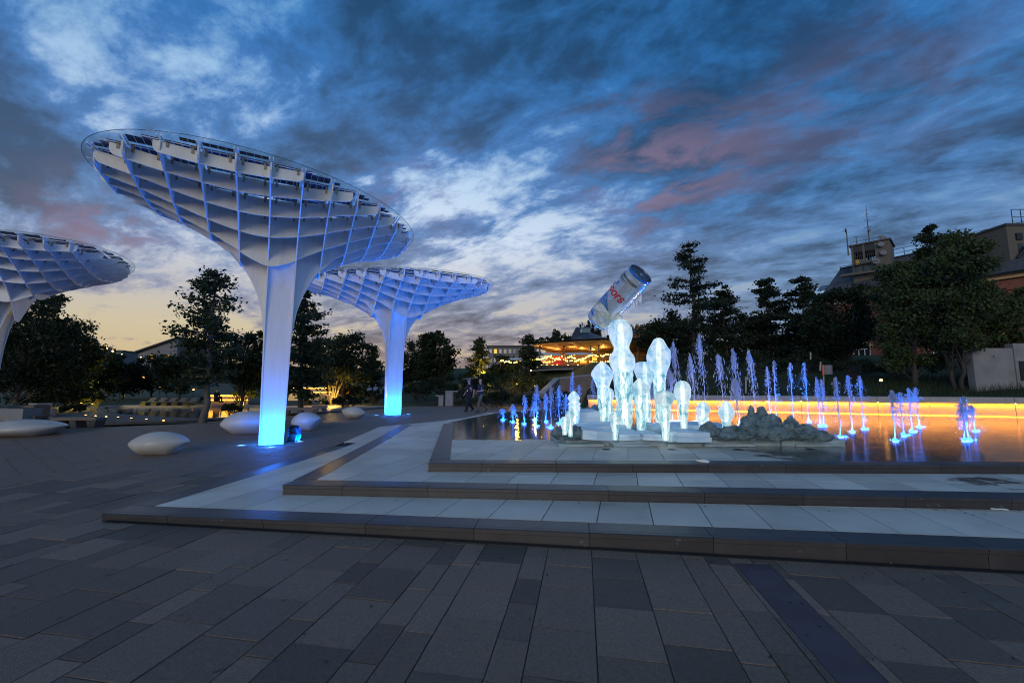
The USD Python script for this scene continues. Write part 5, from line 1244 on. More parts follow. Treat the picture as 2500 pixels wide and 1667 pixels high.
def tree(label, base, H, spread, kind, seed, leaf='leaf_dark', n=5200, size=.16, clear=.2, bark='bark', trunks=1, cat='tree', group=None, lean=(0, 0), name='tree'):
    rng = np.random.default_rng(seed); base = np.asarray(base, float)
    t = thing(name, label, cat, base, group)
    wood, C = [], []
    r0 = .016 * H + .03
    stems = []
    for k in range(trunks):
        off = np.array([rng.normal(0, .18), rng.normal(0, .12), 0]) * (trunks > 1)
        tip = base + np.array([lean[0] + rng.normal(0, .02 * H) + off[0] * (4 if trunks > 1 else 0), lean[1] + off[1] * 4, H * (.97 if kind in ('tier', 'spire') else .72) * (1 if k == 0 else rng.uniform(.75, .95))])
        p = bez(base + off - [0, 0, .25], tip, rng.normal(0, .02 * H, 3), 12); p[1:-1] += rng.normal(0, .006 * H, (10, 3)) * [1, 1, 0]
        wood.append(tube(p, np.linspace(r0 / math.sqrt(trunks), r0 * .12, 12) * np.r_[1.35, 1.1, np.ones(10)], 8)); stems.append(p)
    along = lambda p, u: np.array([np.interp(u, np.linspace(0, 1, len(p)), p[:, k]) for k in range(3)])
    if kind in ('tier', 'spire'):
        nl = int(19 if kind == 'tier' else 22)
        for i in range(nl):
            u = clear + (1 - clear) * (i + rng.uniform(0, .7)) / nl
            env = spread * (1 - u) ** .62 * (1.12 if kind == 'tier' else .95) + .25
            for k in range(rng.integers(2, 5)):
                a = rng.uniform(0, 2 * PI); ln = env * rng.uniform(.45, 1.1)
                s = along(stems[0], u); e = s + np.array([ln * math.cos(a), ln * math.sin(a), ln * (rng.uniform(-.05, .28) if kind == 'tier' else rng.uniform(.0, .25))])
                p = bez(s, e, np.array([0, 0, -.08 * ln if kind == 'tier' else .10 * ln]), 6)
                wood.append(tube(p, np.linspace(.12 * r0 + .045 * (1 - u), .008, 6), 5, False))
                m = max(5, int(n * ln / (spread * nl * 2.1)))
                w = rng.beta(1.6, 1.1, m)[:, None]
                q = np.stack([np.interp(w[:, 0], np.linspace(0, 1, 6), p[:, c_]) for c_ in range(3)], 1)
                clump = rng.normal(size=(8, 3)) * [.33, .33, .14] * (.35 + .25 * ln)
                q = q + clump[rng.integers(0, 7, m)] * (.35 + .65 * w) + rng.normal(size=(m, 3)) * [.14, .14, .08] * (.8 + .32 * ln) - np.array([0, 0, .10]) * w * ln * rng.random((m, 1))
                C.append(q)
    else:
        cz = clear + (1 - clear) * .5; ax = np.array([spread, spread * .9, H * (1 - clear) * .52])
        cen = base + [lean[0], lean[1], H * cz]
        nl = 46 if kind == 'round' else 34
        pts = rng.normal(size=(nl, 3)); pts /= np.linalg.norm(pts, axis=1, keepdims=True); rad = rng.uniform(.35, 1., nl) ** .5
        if kind == 'shrub': pts[:, 2] = np.abs(pts[:, 2]) - .3
        tips = cen + pts * rad[:, None] * ax * (1 + .42 * (noise(pts * 2 + seed, seed)[:, None] - .5) * 2)
        for e in tips:
            p0 = stems[rng.integers(0, trunks)]; u = np.clip((e[2] - base[2]) / H * .62, clear * .8, .95)
            s = along(p0, u); p = bez(s, e, np.array([0, 0, .10 * np.linalg.norm(e - s)]), 6)
            wood.append(tube(p, np.linspace(.12 * r0 + .012, .006, 6), 5, False))
            k = int(n / nl); sz = rng.uniform(.5, 1.1) * .27 * min(ax[0], ax[2]) * 1.12
            q = rng.normal(size=(k, 3)); q /= np.linalg.norm(q, axis=1, keepdims=True); q *= rng.random((k, 1)) ** .45 * sz * [1.15, 1.15, .75]
            q += rng.normal(size=(k, 3)) * .22 * sz
            C.append(e + q)
        if kind == 'round':
            q = rng.normal(size=(n // 7, 3)); q /= np.linalg.norm(q, axis=1, keepdims=True); q *= rng.random((n // 7, 1)) ** .5 * .82
            C.append(cen + q * ax)
    C = np.vstack(C)
    C = C[C[:, 2] > base[2] + .05]
    obj('trunk', join(wood), bark, t, smooth=True)
    obj('crown', leaves(C, size, rng, .15, .3 if kind in ('tier',) else 0), leaf, t)
    return t

def T(px, py, y, toppx, **k):
    """A tree whose foot shows at (px, py) and whose top shows at row toppx, y metres away."""
    b = aty(px, py, y); b[2] = min(b[2], float(zt(b[0], b[1])) + .02) if k.pop('onground', True) else b[2]
    H = aty(px, toppx, y)[2] - b[2]
    return b, H
def plant(label, px, py, y, top, halfpx, kind, seed, **k):
    b, H = T(px, py, y, top); spread = halfpx * y * CP / FPX
    return tree(label, b, H, spread, kind, seed, **k)
# left
plant('tall dark tree with feathery side branches behind the canopy at the far left', 100, 1000, 27, 712, 105, 'tier', 11, n=13000, size=.20, clear=.10, leaf='leaf_dark')
plant('broad dark tree behind the boat shaped bench at the left edge', 30, 1005, 24, 745, 120, 'round', 12, n=9000, size=.19, clear=.22, bark='bark_pale')
plant('dark tree on the deck, left of the lit yellow shrub', 150, 1000, 30, 800, 75, 'round', 13, n=7000, size=.2, clear=.2)
plant('dark tree between the trunks at the far left and the lit shrub', 70, 995, 34, 790, 90, 'round', 14, n=6000, size=.24, clear=.25)
plant('open crowned tree with pale trunk and level branches in front of the pond', 497, 1028, 17.5, 648, 98, 'tier', 15, n=9000, size=.15, clear=.30, leaf='leaf_mid', bark='bark_pale')
plant('rounder dark tree behind the open crowned one', 585, 1000, 27, 800, 66, 'round', 16, n=6500, size=.2, clear=.22)
plant('tree immediately right of the largest stem with drooping leafy sprays', 738, 1003, 25, 690, 72, 'tier', 17, n=10000, size=.19, clear=.18, leaf='leaf_mid')
plant('wide round dark tree over the many stemmed lit shrub', 835, 985, 34, 806, 78, 'round', 18, n=8000, size=.24, clear=.22)
for i, (px, top, hw, y, kind, lab) in enumerate([(230, 862, 55, 44, 'round', 'dark bushy tree on the far bank above the lit shrub'), (300, 878, 50, 47, 'round', 'dark bushy tree on the far bank left of the modern building'), (370, 872, 60, 50, 'round', 'dark bushy tree in front of the modern building'), (440, 860, 55, 46, 'round', 'dark tree on the far bank behind the loungers'), (180, 845, 50, 50, 'round', 'dark tree on the far bank by the purple chimney'),
                                   (905, 842, 28, 52, 'spire', 'narrow dark tree left of the farther canopy stem'), (1070, 803, 52, 44, 'round', 'dense dark tree right of the farther canopy stem'), (1040, 812, 24, 43, 'spire', 'pointed dark tree at the left of the dense one'), (1000, 850, 50, 50, 'round', 'low dark tree behind the farther canopy stem'),
                                   (1168, 820, 44, 46, 'spire', 'many stemmed tree lit from below left of the pavilion'), (1230, 870, 40, 50, 'round', 'dark round tree in front of the pale apartments'), (1290, 812, 44, 47, 'tier', 'tree with a flat spreading top before the pavilion roof'), (660, 850, 40, 40, 'round', 'dark tree seen behind the largest stem')]):
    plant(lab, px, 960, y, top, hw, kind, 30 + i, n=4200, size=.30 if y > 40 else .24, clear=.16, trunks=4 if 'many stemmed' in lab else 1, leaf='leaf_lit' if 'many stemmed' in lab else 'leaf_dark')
# right
plant('tall tiered tree with open top right of the giant can', 1695, 900, 38, 578, 88, 'tier', 51, n=10000, size=.24, clear=.16, leaf='leaf_conifer')
plant('second tiered tree leaning against the tall one on its right', 1775, 905, 41, 690, 72, 'tier', 52, n=9000, size=.26, clear=.15, leaf='leaf_conifer')
plant('dark feathery tree in front of the left end of the slate roof', 1880, 905, 42, 672, 88, 'tier', 53, n=12000, size=.28, clear=.14, leaf='leaf_conifer')
plant('dark tree with arching top shoots under the roof tower', 1965, 900, 38, 664, 78, 'tier', 54, n=10000, size=.27, clear=.16, leaf='leaf_conifer')
plant('dark slender trunked tree below the roof tower', 2068, 950, 31, 690, 88, 'round', 55, n=10000, size=.22, clear=.24, leaf='leaf_dark')
plant('dark bushy tree behind the tall tiered one, low on the left', 1620, 905, 45, 770, 66, 'round', 56, n=6500, size=.3, clear=.1)
plant('dark bushy tree filling the gap under the feathery trees', 1830, 905, 46, 765, 75, 'round', 57, n=6500, size=.3, clear=.1)
plant('dark bushy tree left of the slender trunked tree', 1990, 905, 44, 760, 75, 'round', 58, n=6500, size=.3, clear=.1)
plant('big lime tree with double trunk near the right edge, yellowish leaves', 2352, 962, 22.5, 576, 96, 'round', 59, n=26000, size=.18, clear=.20, leaf='leaf_lime', trunks=2)
plant('left hand lime tree whose crown merges with the big one', 2235, 952, 24, 622, 80, 'round', 60, n=19000, size=.18, clear=.12, leaf='leaf_lime')
plant('slim lime tree partly outside the right edge', 2455, 950, 25, 690, 62, 'round', 61, n=11000, size=.18, clear=.2, leaf='leaf_lime')
plant('tree with dark blue green top standing behind the big lime tree', 2325, 930, 31, 560, 50, 'round', 62, n=6000, size=.22, clear=.45, leaf='leaf_dark')
# shrubs
def shrub(label, px, py, y, top, hw, seed, leaf='leaf_dark', n=1800, size=.14, group='dark shrubs'):
    b, H = T(px, py, y, top); tree(label, b, max(H, .4), hw * y * CP / FPX, 'shrub', seed, leaf=leaf, n=n, size=size, clear=.05, cat='shrub', name='shrub', group=group, trunks=3)
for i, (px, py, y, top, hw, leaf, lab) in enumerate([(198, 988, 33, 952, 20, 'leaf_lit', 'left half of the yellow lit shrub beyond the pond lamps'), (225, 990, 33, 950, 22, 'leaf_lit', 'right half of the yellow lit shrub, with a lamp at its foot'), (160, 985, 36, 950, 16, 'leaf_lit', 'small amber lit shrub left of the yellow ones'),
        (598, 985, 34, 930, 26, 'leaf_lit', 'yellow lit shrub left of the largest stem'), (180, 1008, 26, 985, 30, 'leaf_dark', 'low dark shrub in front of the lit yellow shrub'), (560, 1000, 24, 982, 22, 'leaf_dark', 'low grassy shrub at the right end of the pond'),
        (860, 968, 36, 935, 30, 'leaf_dark', 'dark shrub bank right of the many stemmed shrub'), (910, 972, 33, 948, 36, 'leaf_dark', 'low dark hedge left of the farther stem'), (850, 985, 29, 962, 46, 'leaf_dark', 'long dark ground shrub behind the pebble benches'),
        (1020, 965, 33, 925, 36, 'leaf_dark', 'dark shrub right of the farther canopy stem'), (1075, 965, 36, 915, 40, 'leaf_dark', 'dark shrub behind the stone drinking fountain'), (1130, 968, 33, 915, 42, 'leaf_dark', 'dark shrub behind the walking men'), (1190, 965, 34, 905, 42, 'leaf_dark', 'dark bush right of the walking men'),
        (1250, 970, 33, 900, 46, 'leaf_mid', 'bush with amber lit twigs behind the blue jets, left one'), (1310, 972, 33, 910, 40, 'leaf_mid', 'bush with amber lit twigs behind the blue jets, right one'), (1215, 985, 29, 950, 40, 'leaf_dark', 'low dark planting at the edge of the path'), (1290, 988, 29, 962, 46, 'leaf_dark', 'low dark planting behind the first blue jets'), (1370, 985, 31, 950, 46, 'leaf_dark', 'low dark planting at the foot of the brown wall'),
        (1640, 930, 34, 850, 60, 'leaf_dark', 'dark bush behind the tall violet jets, left one'), (1740, 930, 33, 850, 60, 'leaf_dark', 'dark bush behind the tall violet jets, right one'), (1850, 935, 31, 850, 66, 'leaf_dark', 'dark bush behind the beaded jets, left one'), (1950, 935, 31, 855, 66, 'leaf_dark', 'dark bush behind the beaded jets, right one'),
        (2090, 930, 27, 872, 70, 'leaf_dark', 'dark hedge at the foot of the slender trunked tree'), (2200, 925, 26, 868, 66, 'leaf_dark', 'dark hedge left of the double trunk'), (1560, 950, 40, 880, 60, 'leaf_dark', 'dark bush behind the spear headed ice column')]):
    shrub(lab, px, py, y, top, hw, 80 + i, leaf, group='shrubs of the park')
def lit_shrub():
    b = aty(813, 972, 32); b[2] = float(zt(b[0], b[1]))
    t = thing('shrub', 'tall many stemmed shrub lit amber from below beside the round tree', 'shrub', b)
    rng = np.random.default_rng(9); C = []
    for k in range(9):
        a = -.55 + k * .13; e = b + np.array([math.sin(a) * 1.7, rng.normal(0, .3), 2.1 + rng.uniform(0, .4)])
        p = bez(b + [rng.normal(0, .12), rng.normal(0, .1), 0], e, np.array([0, 0, .2]), 6)
        obj('stem', tube(p, np.linspace(.045, .02, 6), 6), 'bark_pale', t); C.append(e + rng.normal(size=(150, 3)) * [.42, .4, .28])
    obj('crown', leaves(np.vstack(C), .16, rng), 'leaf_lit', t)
lit_shrub()
def spot(label, px, py, y, power, col=(1., .62, .06), dz=.10, up=(0, .1, 1), ball=False):
    p = aty(px, py, y); p[2] = max(p[2], float(zt(p[0], p[1])) + .02)
    t = thing('garden_spotlight', label, 'spotlight', p, 'amber garden spotlights')
    obj('housing', place(lathe([(.001, 0), (.05, 0), (.06, .10), (.05, .10), (.045, .07)], 10), p), 'dark_metal', t)
    obj('lens', place(lathe([(.001, .125), (.03, .115), (.044, .09)], 10), p), 'lamp_warm', t)
    lamp_ball(t, 'glow', p + [0, -.05, .24], col, power, .05)
spot('spotlight at the foot of the yellow lit shrub, beyond the pond', 225, 989, 31.6, 80, (1., .72, .03))
spot('spotlight under the left half of the yellow lit shrub', 198, 988, 31.8, 70, (1., .72, .03))
spot('spotlight under the small amber shrub on the far left', 160, 985, 34.6, 40, (1., .55, .06))
spot('spotlight under the yellow shrub left of the largest stem', 594, 984, 32.6, 80, (1., .70, .04))
spot('spotlight under the tall many stemmed shrub', 813, 973, 31.2, 110, (1., .55, .07))
spot('spotlight under the many stemmed tree left of the pavilion', 1180, 915, 45, 120, (1., .62, .14))
spot('spotlight in the bush behind the blue jets, left one', 1262, 940, 31.4, 18, (1., .55, .06))
spot('spotlight in the bush behind the blue jets, right one', 1305, 945, 31.0, 28, (1., .55, .06))

# ------------------------------------------------------------------ walls, paths and lights in the park
def park():
    a, b, c = atz(1335, 1000, .42), atz(1395, 998, .42), None
    p0, p1, p2 = aty(1330, 960, 29), aty(1365, 925, 33), aty(1580, 902, 37)
    pts = [(p0[0], p0[1]), (p1[0], p1[1]), (p2[0], p2[1]), (p2[0] + 8, p2[1] + 2)]
    t = thing('retaining_wall', 'brown sloping retaining wall behind the blue jets, under the pavilion lawn', 'wall', (pts[0][0], pts[0][1], .4))
    tops = [p0[2], p1[2], p2[2], p2[2] + .3]
    for k in range(3):
        (x0, y0), (x1, y1) = pts[k], pts[k + 1]; n = np.array([-(y1 - y0), x1 - x0]); n = n / np.linalg.norm(n) * .4
        q = [(x0, y0), (x1, y1), (x1 + n[0], y1 + n[1]), (x0 + n[0], y0 + n[1])]
        v = np.array([[*c_, 0.2] for c_ in q] + [[*c_, z_] for c_, z_ in zip(q, (tops[k], tops[k + 1], tops[k + 1], tops[k]))])
        obj('wall_face', (v, bx(0, 0, 0, 1, 1, 1)[1]), 'brown_wall', t)
        v2 = v.copy(); v2[:4, 2] = v[4:, 2] + .003; v2[4:, 2] = v2[:4, 2] + .10; v2[[0, 1, 4, 5], :2] -= n * .15
        obj('coping', (v2, bx(0, 0, 0, 1, 1, 1)[1]), 'coping', t)
    for i, (px0, px1, rows, y, lab) in enumerate([(500, 606, [(966, 971), (976, 983)], 39, 'double step wall with amber light strips beyond the pond'), (704, 852, [(947, 952), (957, 963)], 36, 'double step wall with amber light strips right of the largest stem')]):
        t = thing('step_wall', lab, 'wall', aty(px0, rows[1][1], y), 'step walls with amber light strips')
        for k, (r0, r1) in enumerate(rows):
            yy = y + (1.2 if k == 0 else 0); A_, B_ = aty(px0, r1 + 1, yy), aty(px1, r1 + 1, yy)
            z0, z1_ = aty(px0, r1, yy)[2], aty(px0, r0, yy)[2]
            n_seg = 4
            for s in range(n_seg):
                x0, x1 = A_[0] + (B_[0] - A_[0]) * s / n_seg + .01, A_[0] + (B_[0] - A_[0]) * (s + 1) / n_seg - .01
                obj('riser', bx(x0, yy, z0 - .5, x1, yy + .2, z1_ + .04), 'wall_render', t)
                obj('tread', bx(x0, yy - .16, z1_ + .045, x1, yy + .9, z1_ + .13), 'coping', t)
            obj('light_strip', bx(A_[0] + .05, yy - .09, z1_ - .005, B_[0] - .05, yy - .05, z1_ + .04), 'led_amber_park', t)
    # gravel path and strips
    P = [atz(px, py, .42)[:2] for px, py in [(690, 1008), (800, 1004), (1000, 988), (1219, 980), (1440, 980), (1440, 974), (1200, 974), (1000, 980), (850, 988), (690, 992)]]
    v, f = extrude(Polygon(P).buffer(.2), .05); v[:, 2] += .40
    obj('path', (v, f), 'coping', kind='structure')
    for k, (px0, py0, px1, py1, y) in enumerate([(1126, 927, 1195, 917, 42), (1300, 905, 1400, 900, 44), (1010, 932, 1046, 930, 42)]):
        a, b = aty(px0, py0, y), aty(px1, py1, y + 2)
        obj('path_edge', tube([a, (a + b) / 2, b], .06, 5), 'coping', kind='structure')
park()
def posts():
    for i, (px, y) in enumerate(zip((1793, 1870, 1952, 2040, 2135, 2346, 2463), (0,) * 7)):
        d = ray(px, 990); s_ = np.linalg.solve(np.array([[d[0], -WD[0]], [d[1], -WD[1]]]), W0)[0]
        p = np.array([d[0] * s_, d[1] * s_, ZT3]) - np.array([*WN, 0]) * .45
        t = thing('stem_lamp', f'thin stem lamp bent over the amber wall, {ORD[i]} from the left', 'lamp', p, 'thin stem lamps along the amber wall')
        obj('stem', tube([p, p + [0, 0, .75], p + [-.04, 0, .95], p + [-.16, .1, 1.02]], .009, 5), 'dark_metal', t)
        obj('bulb', place(trimesh.creation.icosphere(1, .032), p + [0, -.02, .58]), 'lamp_warm', t)
    y = 24.5
    p = aty(2012, 965, y); t = thing('marker_post', 'orange and grey marker post behind the beaded jets', 'post', p)
    top = aty(2010, 892, y); obj('post', tube([p, (p + top) / 2, top], .035, 8), 'coping', t)
    a, b = aty(2010, 916, y - .06), aty(2009, 891, y - .06); obj('orange_sleeve', tube([a, b], .05, 10), 'orange_paint', t)
    p = aty(2001, 900, y + 1); obj('grey_pole', tube([aty(2002, 905, y + 1), aty(2003.5, 883, y + 1)], .045, 8), 'coping', label='short grey leaning pole left of the orange marker', cat='post')
    p = aty(2020, 915, y + 1.2); obj('litter_bin', place(lathe([(.001, 0), (.26, 0), (.28, .55), (.25, .55), (.24, .1)], 18), [p[0], p[1], aty(2020, 914, y + 1.2)[2]]), 'plaster_grey', label='round grey bin beside the orange marker', cat='bin')
    for i, (px, t0, t1) in enumerate(((1821, 920, 960), (1979, 860, 878))):
        a, b = aty(px, t1, 30 if i else 25), aty(px, t0, 30 if i else 25); obj('path_bollard', tube([a, (a + b) / 2, b], .05, 8), 'coping', label=('pale thin bollard behind the tall violet jets' if i == 0 else 'pale thin post on the dark slope left of the bin'), cat='bollard')
posts()
def service_wall():
    y = 22.0
    a, b = aty(2384, 948, y), aty(2484, 945, y); z0 = a[2] - .6; z1_ = aty(2390, 850, y)[2]
    t = thing('concrete_wall', 'plain grey concrete service wall behind the lime tree at the right edge', 'wall', a)
    obj('wall_panel', bx(a[0], y, z0, b[0] - .01, y + .35, z1_), 'concrete', t)
    obj('wall_panel', bx(b[0] + .01, y - .03, z0, b[0] + 4, y + .35, z1_ + .25), 'concrete', t)
    gr = obj('vent', bx(b[0] + .18, y - .05, z0 + 1.0, b[0] + 2.2, y - .032, z0 + 2.0), 'black', t)
    for k in range(9): obj('slat', bx(b[0] + .2, y - .075, z0 + 1.04 + k * .105, b[0] + 2.18, y - .052, z0 + 1.09 + k * .105), 'dark_metal', gr)
    obj('wall_lamp', place(trimesh.creation.icosphere(1, .05), aty(2429, 869, y - .06)), 'coping', t)
service_wall()
for i, (px, py, y) in enumerate([(2186, 824, 30), (2151, 928, 24), (2500, 789, 30)]):
    p = aty(px, py, y); t = thing('garden_lamp', ['small amber lamp glowing among the lime leaves', 'small yellow lamp low in the grass behind the right jets', 'small amber lamp at the right edge under the lime crown'][i], 'lamp', p)
    obj('bulb', place(trimesh.creation.icosphere(2, .07), p), 'lamp_warm', t); obj('stem', tube([p - [0, 0, .9], p - [0, 0, .06]], .02, 6), 'dark_metal', t)

# ------------------------------------------------------------------ buildings
def quad_wall(a, b, z0, z1_, th=.3):
    a, b = np.asarray(a, float)[:2], np.asarray(b, float)[:2]; d = (b - a) / np.linalg.norm(b - a); n = np.array([-d[1], d[0]]) * th
    q = [a, b, b + n, a + n]; v = np.array([[*c_, z0] for c_ in q] + [[*c_, z1_] for c_ in q]); return v, bx(0, 0, 0, 1, 1, 1)[1]
def factory():
    E = 11.5
    P0, P1 = atz(2148, 713, E)[:2], atz(2500, 659, E)[:2]; d = (P0 - P1) / np.linalg.norm(P0 - P1)   # runs away from the camera
    n = np.array([d[1], -d[0]]);  n = n if n[0] > 0 else -n                                        # into the building
    A, Bq = P1 - d * 9, P0 + d * 5
    L = np.linalg.norm(Bq - A)
    t = thing('brick_factory', 'long red brick hall with a slate roof and arched windows behind the lime trees', 'building', (*A, 0))
    def loc(s, w, z): return np.array([*(A + d * s + n * w), z])
    def block(s0, s1, w0, w1, z0, z1_):
        c_ = [(s0, w0), (s1, w0), (s1, w1), (s0, w1)]; v = np.array([loc(s, w, z) for z in (z0, z1_) for s, w in c_]); return v, bx(0, 0, 0, 1, 1, 1)[1][:, ::-1]
    obj('wall', block(0, L, 0, 12, 1, E - .6), 'brick_red', t)
    obj('cornice', block(-.3, L + .3, -.28, -.002, E - .55, E - .1), 'arch_orange', t)
    obj('cornice', block(-.3, L + .3, -.14, -.003, E - 1.5, E - 1.15), 'brick_red', t)
    rz = E + 4.6
    v = np.array([loc(-.5, -.6, E - .1), loc(L + .5, -.6, E - .1), loc(L + .5, 6, rz), loc(-.5, 6, rz), loc(-.5, 12.5, E - .1), loc(L + .5, 12.5, E - .1)])
    v = np.vstack([v, v - [0, 0, .15]]); f = [[0, 2, 1], [0, 3, 2], [3, 5, 2], [3, 4, 5], [6, 7, 8], [6, 8, 9], [0, 1, 7], [0, 7, 6], [0, 6, 9], [0, 9, 3], [3, 9, 10], [3, 10, 4], [1, 2, 8], [1, 8, 7], [2, 5, 11], [2, 11, 8]]
    roof = obj('roof', (v, np.array(f)), 'slate', t)
    # courses of slates in view, stepped up the slope
    sl = []
    for k in range(26):
        u0, u1 = k / 26, (k + 1.0) / 26
        for m in range(int(L / .9)):
            s0 = m * .9 + (k % 2) * .45
            q = np.array([loc(s, -.6 + 6.6 * u, E - .1 + (rz - E + .1) * u) for s, u in ((s0 + .01, u0), (s0 + .88, u0), (s0 + .88, u1), (s0 + .01, u1))])
            q[:2] += [0, 0, .05]; q[2:] += [0, 0, .012]
            sl.append((np.vstack([q, q[:2] - [0, 0, .045]]), np.array([[0, 2, 1], [0, 3, 2], [0, 1, 5], [0, 5, 4]])))
    obj('slate_tile', join(sl), 'slate', roof, kind='stuff')
    obj('ridge', tube([loc(-.5, 6, rz + .05), loc(L / 2, 6, rz + .05), loc(L + .5, 6, rz + .05)], .12, 6), 'dark_metal', roof)
    obj('gutter', tube([loc(-.5, -.66, E - .12), loc(L / 2, -.66, E - .12), loc(L + .5, -.66, E - .12)], .09, 6), 'dark_metal', t)
    for s in (14., 17.2, 24.):
        q = np.array([loc(s + a, -.6 + 6.6 * u, E + .02 + (rz - E + .1) * u) for a, u in ((0, .30), (.8, .30), (.8, .44), (0, .44))]); q = np.vstack([q + [0, 0, .10], q])
        obj('skylight', (q, bx(0, 0, 0, 1, 1, 1)[1]), 'window_sky', roof)
    for row, (zb, zt_) in enumerate(((7.4, 9.6), (3.2, 5.8))):
        for k in range(int(L / 3.1)):
            s = 1.2 + k * 3.1
            arc = [(s + .75 + .75 * math.cos(a), zt_ + .5 * math.sin(a)) for a in np.linspace(0, PI, 9)]
            ring = [(s + .75 + 1.05 * math.cos(a), zt_ + .1 + .75 * math.sin(a)) for a in np.linspace(0, PI, 9)]
            def plate(pts, w0, w1):
                v, f = extrude(Polygon(pts).buffer(0), 1.0); return np.array([loc(a, w1 + (w0 - w1) * c_, b) for a, b, c_ in v]), f
            fr = obj('window', plate([(s, zb)] + [(s + 1.5, zb)] + arc, -.02, .0), 'window_dark' if (k + row) % 3 else 'window_sky', t)
            obj('arch', plate(ring + arc[::-1], -.09, -.003), 'arch_orange', fr)
            for a in (s + .02, s + .47, s + .98, s + 1.42): obj('frame', block(a, a + .06, -.06, -.022, zb, zt_), 'white_paint', fr)
            for z_ in (zb, zb + .9, zt_ - .06): obj('frame', block(s, s + 1.5, -.055, -.023, z_, z_ + .06), 'white_paint', fr)
            obj('sill', block(s - .15, s + 1.65, -.2, -.004, zb - .16, zb - .02), 'arch_orange', fr)
    # railing along the ridge
    s_pts = np.arange(9, L, 1.5)
    rl = [tube([loc(s, 5.8, rz), loc(s, 5.8, rz + .95)], .03, 5) for s in s_pts] + [tube([loc(s_pts[0], 5.8, rz + h), loc(s_pts[-1], 5.8, rz + h)], .028, 5) for h in (.5, .95)]
    for m in rl: obj('railing_bar', m, 'dark_metal', roof)
    return t, loc, rz, n, d
FT, FLOC, FRZ, FN, FD = factory()
def tower():
    ar = aty(2178, 657, 44.)[:2]; dv = np.array([.68, -.733])
    # the wide face looks the same way as the hall: from its near right corner back to the column of the picture where it ends
    r_ = ray(2080, 640); k_ = np.linalg.solve(np.array([[r_[0], dv[0]], [r_[1], dv[1]]]), ar)
    a = ar - dv * k_[1]; b = ar; d = dv; n = np.array([.733, .68]); w = float(k_[1])
    z1_ = .5 * (aty(2080, 601, a[1])[2] + aty(2178, 587, b[1])[2]); z0 = .5 * (aty(2083, 666, a[1])[2] + aty(2187, 657, b[1])[2]) - 3.5
    t = thing('roof_tower', 'pale square roof tower with two big openings, aerials and dishes', 'tower', (*a, z0))
    def loc(s, q, z): return np.array([*(a + d * s + n * q), z])
    def block(s0, s1, w0, w1, za, zb):
        c_ = [(s0, w0), (s1, w0), (s1, w1), (s0, w1)]; v = np.array([loc(s, q, z) for z in (za, zb) for s, q in c_]); return v, bx(0, 0, 0, 1, 1, 1)[1]
    h = z1_ - z0
    u = lambda k: z0 + 3.5 + (h - 3.5) * k          # height fractions above the roof line
    D = 3.6
    # walls as piers round two see-through openings in the front and back
    ops = [(.06, .30), (.36, .62)]
    def wall(q0, q1):
        ps = [0, ops[0][0], ops[0][1], ops[1][0], ops[1][1], 1.0]
        for k in (0, 2, 4): obj('wall', block(w * ps[k], w * ps[k + 1], q0, q1, z0, z1_), 'stucco', t)
        for o0, o1 in ops:
            obj('wall', block(w * o0 + .003, w * o1 - .003, q0 + .02, q1 - .02, z0, u(.42)), 'stucco', t)
            obj('louvre_panel', block(w * o0 + .003, w * o1 - .003, q0 + .03, q1 - .03, u(.76), z1_ - .01), 'dark_metal', t)
            for m in range(1, 5): obj('bar', block(w * (o0 + (o1 - o0) * m / 5) - .03, w * (o0 + (o1 - o0) * m / 5) + .03, q0 + .08, q0 + .13, u(.42), u(.76)), 'dark_metal', t)
            obj('bar', block(w * o0, w * o1, q0 + .06, q0 + .14, u(.60), u(.62)), 'dark_metal', t)
    wall(0, .25); wall(D - .25, D)
    for s0, s1 in ((0, .25), (w - .25, w)): obj('wall', block(s0 + .001, s1 - .001, .251, D - .251, z0, z1_), 'stucco', t)
    obj('roof', block(-.15, w + .15, -.15, D + .15, z1_ + .002, z1_ + .16), 'roof_dark', t)
    for o0, o1 in ((.05, .16), (.26, .36), (.46, .60)): obj('window', block(w * o0, w * o1, -.03, -.002, u(.05), u(.24)), 'window_dark', t)
    obj('sign_panel', block(w * .10, w * .20, -.10, -.005, u(.28), u(.48)), 'yellow_panel', t)
    obj('canopy_shelf', block(w * .04, w * .64, -.3, -.004, u(.27), u(.29)), 'dark_metal', t)
    obj('gallery', block(-1.0, w * .70, -.9, -.32, u(-.10), u(-.02)), 'stucco', t)
    for s in np.arange(-.95, w * .70, .9): obj('gallery_post', tube([loc(s, -.85, u(-.02)), loc(s, -.85, u(-.02) + .9)], .03, 5), 'dark_metal', t)
    obj('gallery_rail', tube([loc(-1.0, -.85, u(-.02) + .9), loc(w * .7, -.85, u(-.02) + .9)], .03, 5), 'dark_metal', t)
    def dish(c_, r, face):
        v, f = lathe([(.001, .0), (r * .5, .04 * r), (r * .85, .16 * r), (r, .25 * r), (r * .99, .28 * r), (r * .8, .18 * r), (.001, .06)], 18)
        R = trimesh.geometry.align_vectors([0, 0, 1], face)[:3, :3]
        m = obj('satellite_dish', (v @ R.T + c_, f), 'plaster_grey', t, smooth=30)
        obj('dish_arm', tube([c_, c_ - np.array(face) * .3], .03, 5), 'dark_metal', m)
    f_ = np.array([-.5, -.8, .3])
    dish(loc(w * .80, 1.0, z1_ + .55), .40, f_ + [.3, 0, .3]); dish(loc(w * .80, -.3, u(.86)), .30, f_); dish(loc(w * .84, -.3, u(.55)), .30, f_); dish(loc(w * .64, -.5, u(.28)), .36, f_)
    dish(loc(-.35, -.1, z1_ + 1.95), .28, np.array([.9, -.4, .1]))
    obj('mast', tube([loc(w * .46, 1.2, z1_), loc(w * .46, 1.2, z1_ + 2.6), loc(w * .46, 1.2, z1_ + 4.6)], [.06, .045, .02], 6), 'dark_metal', t)
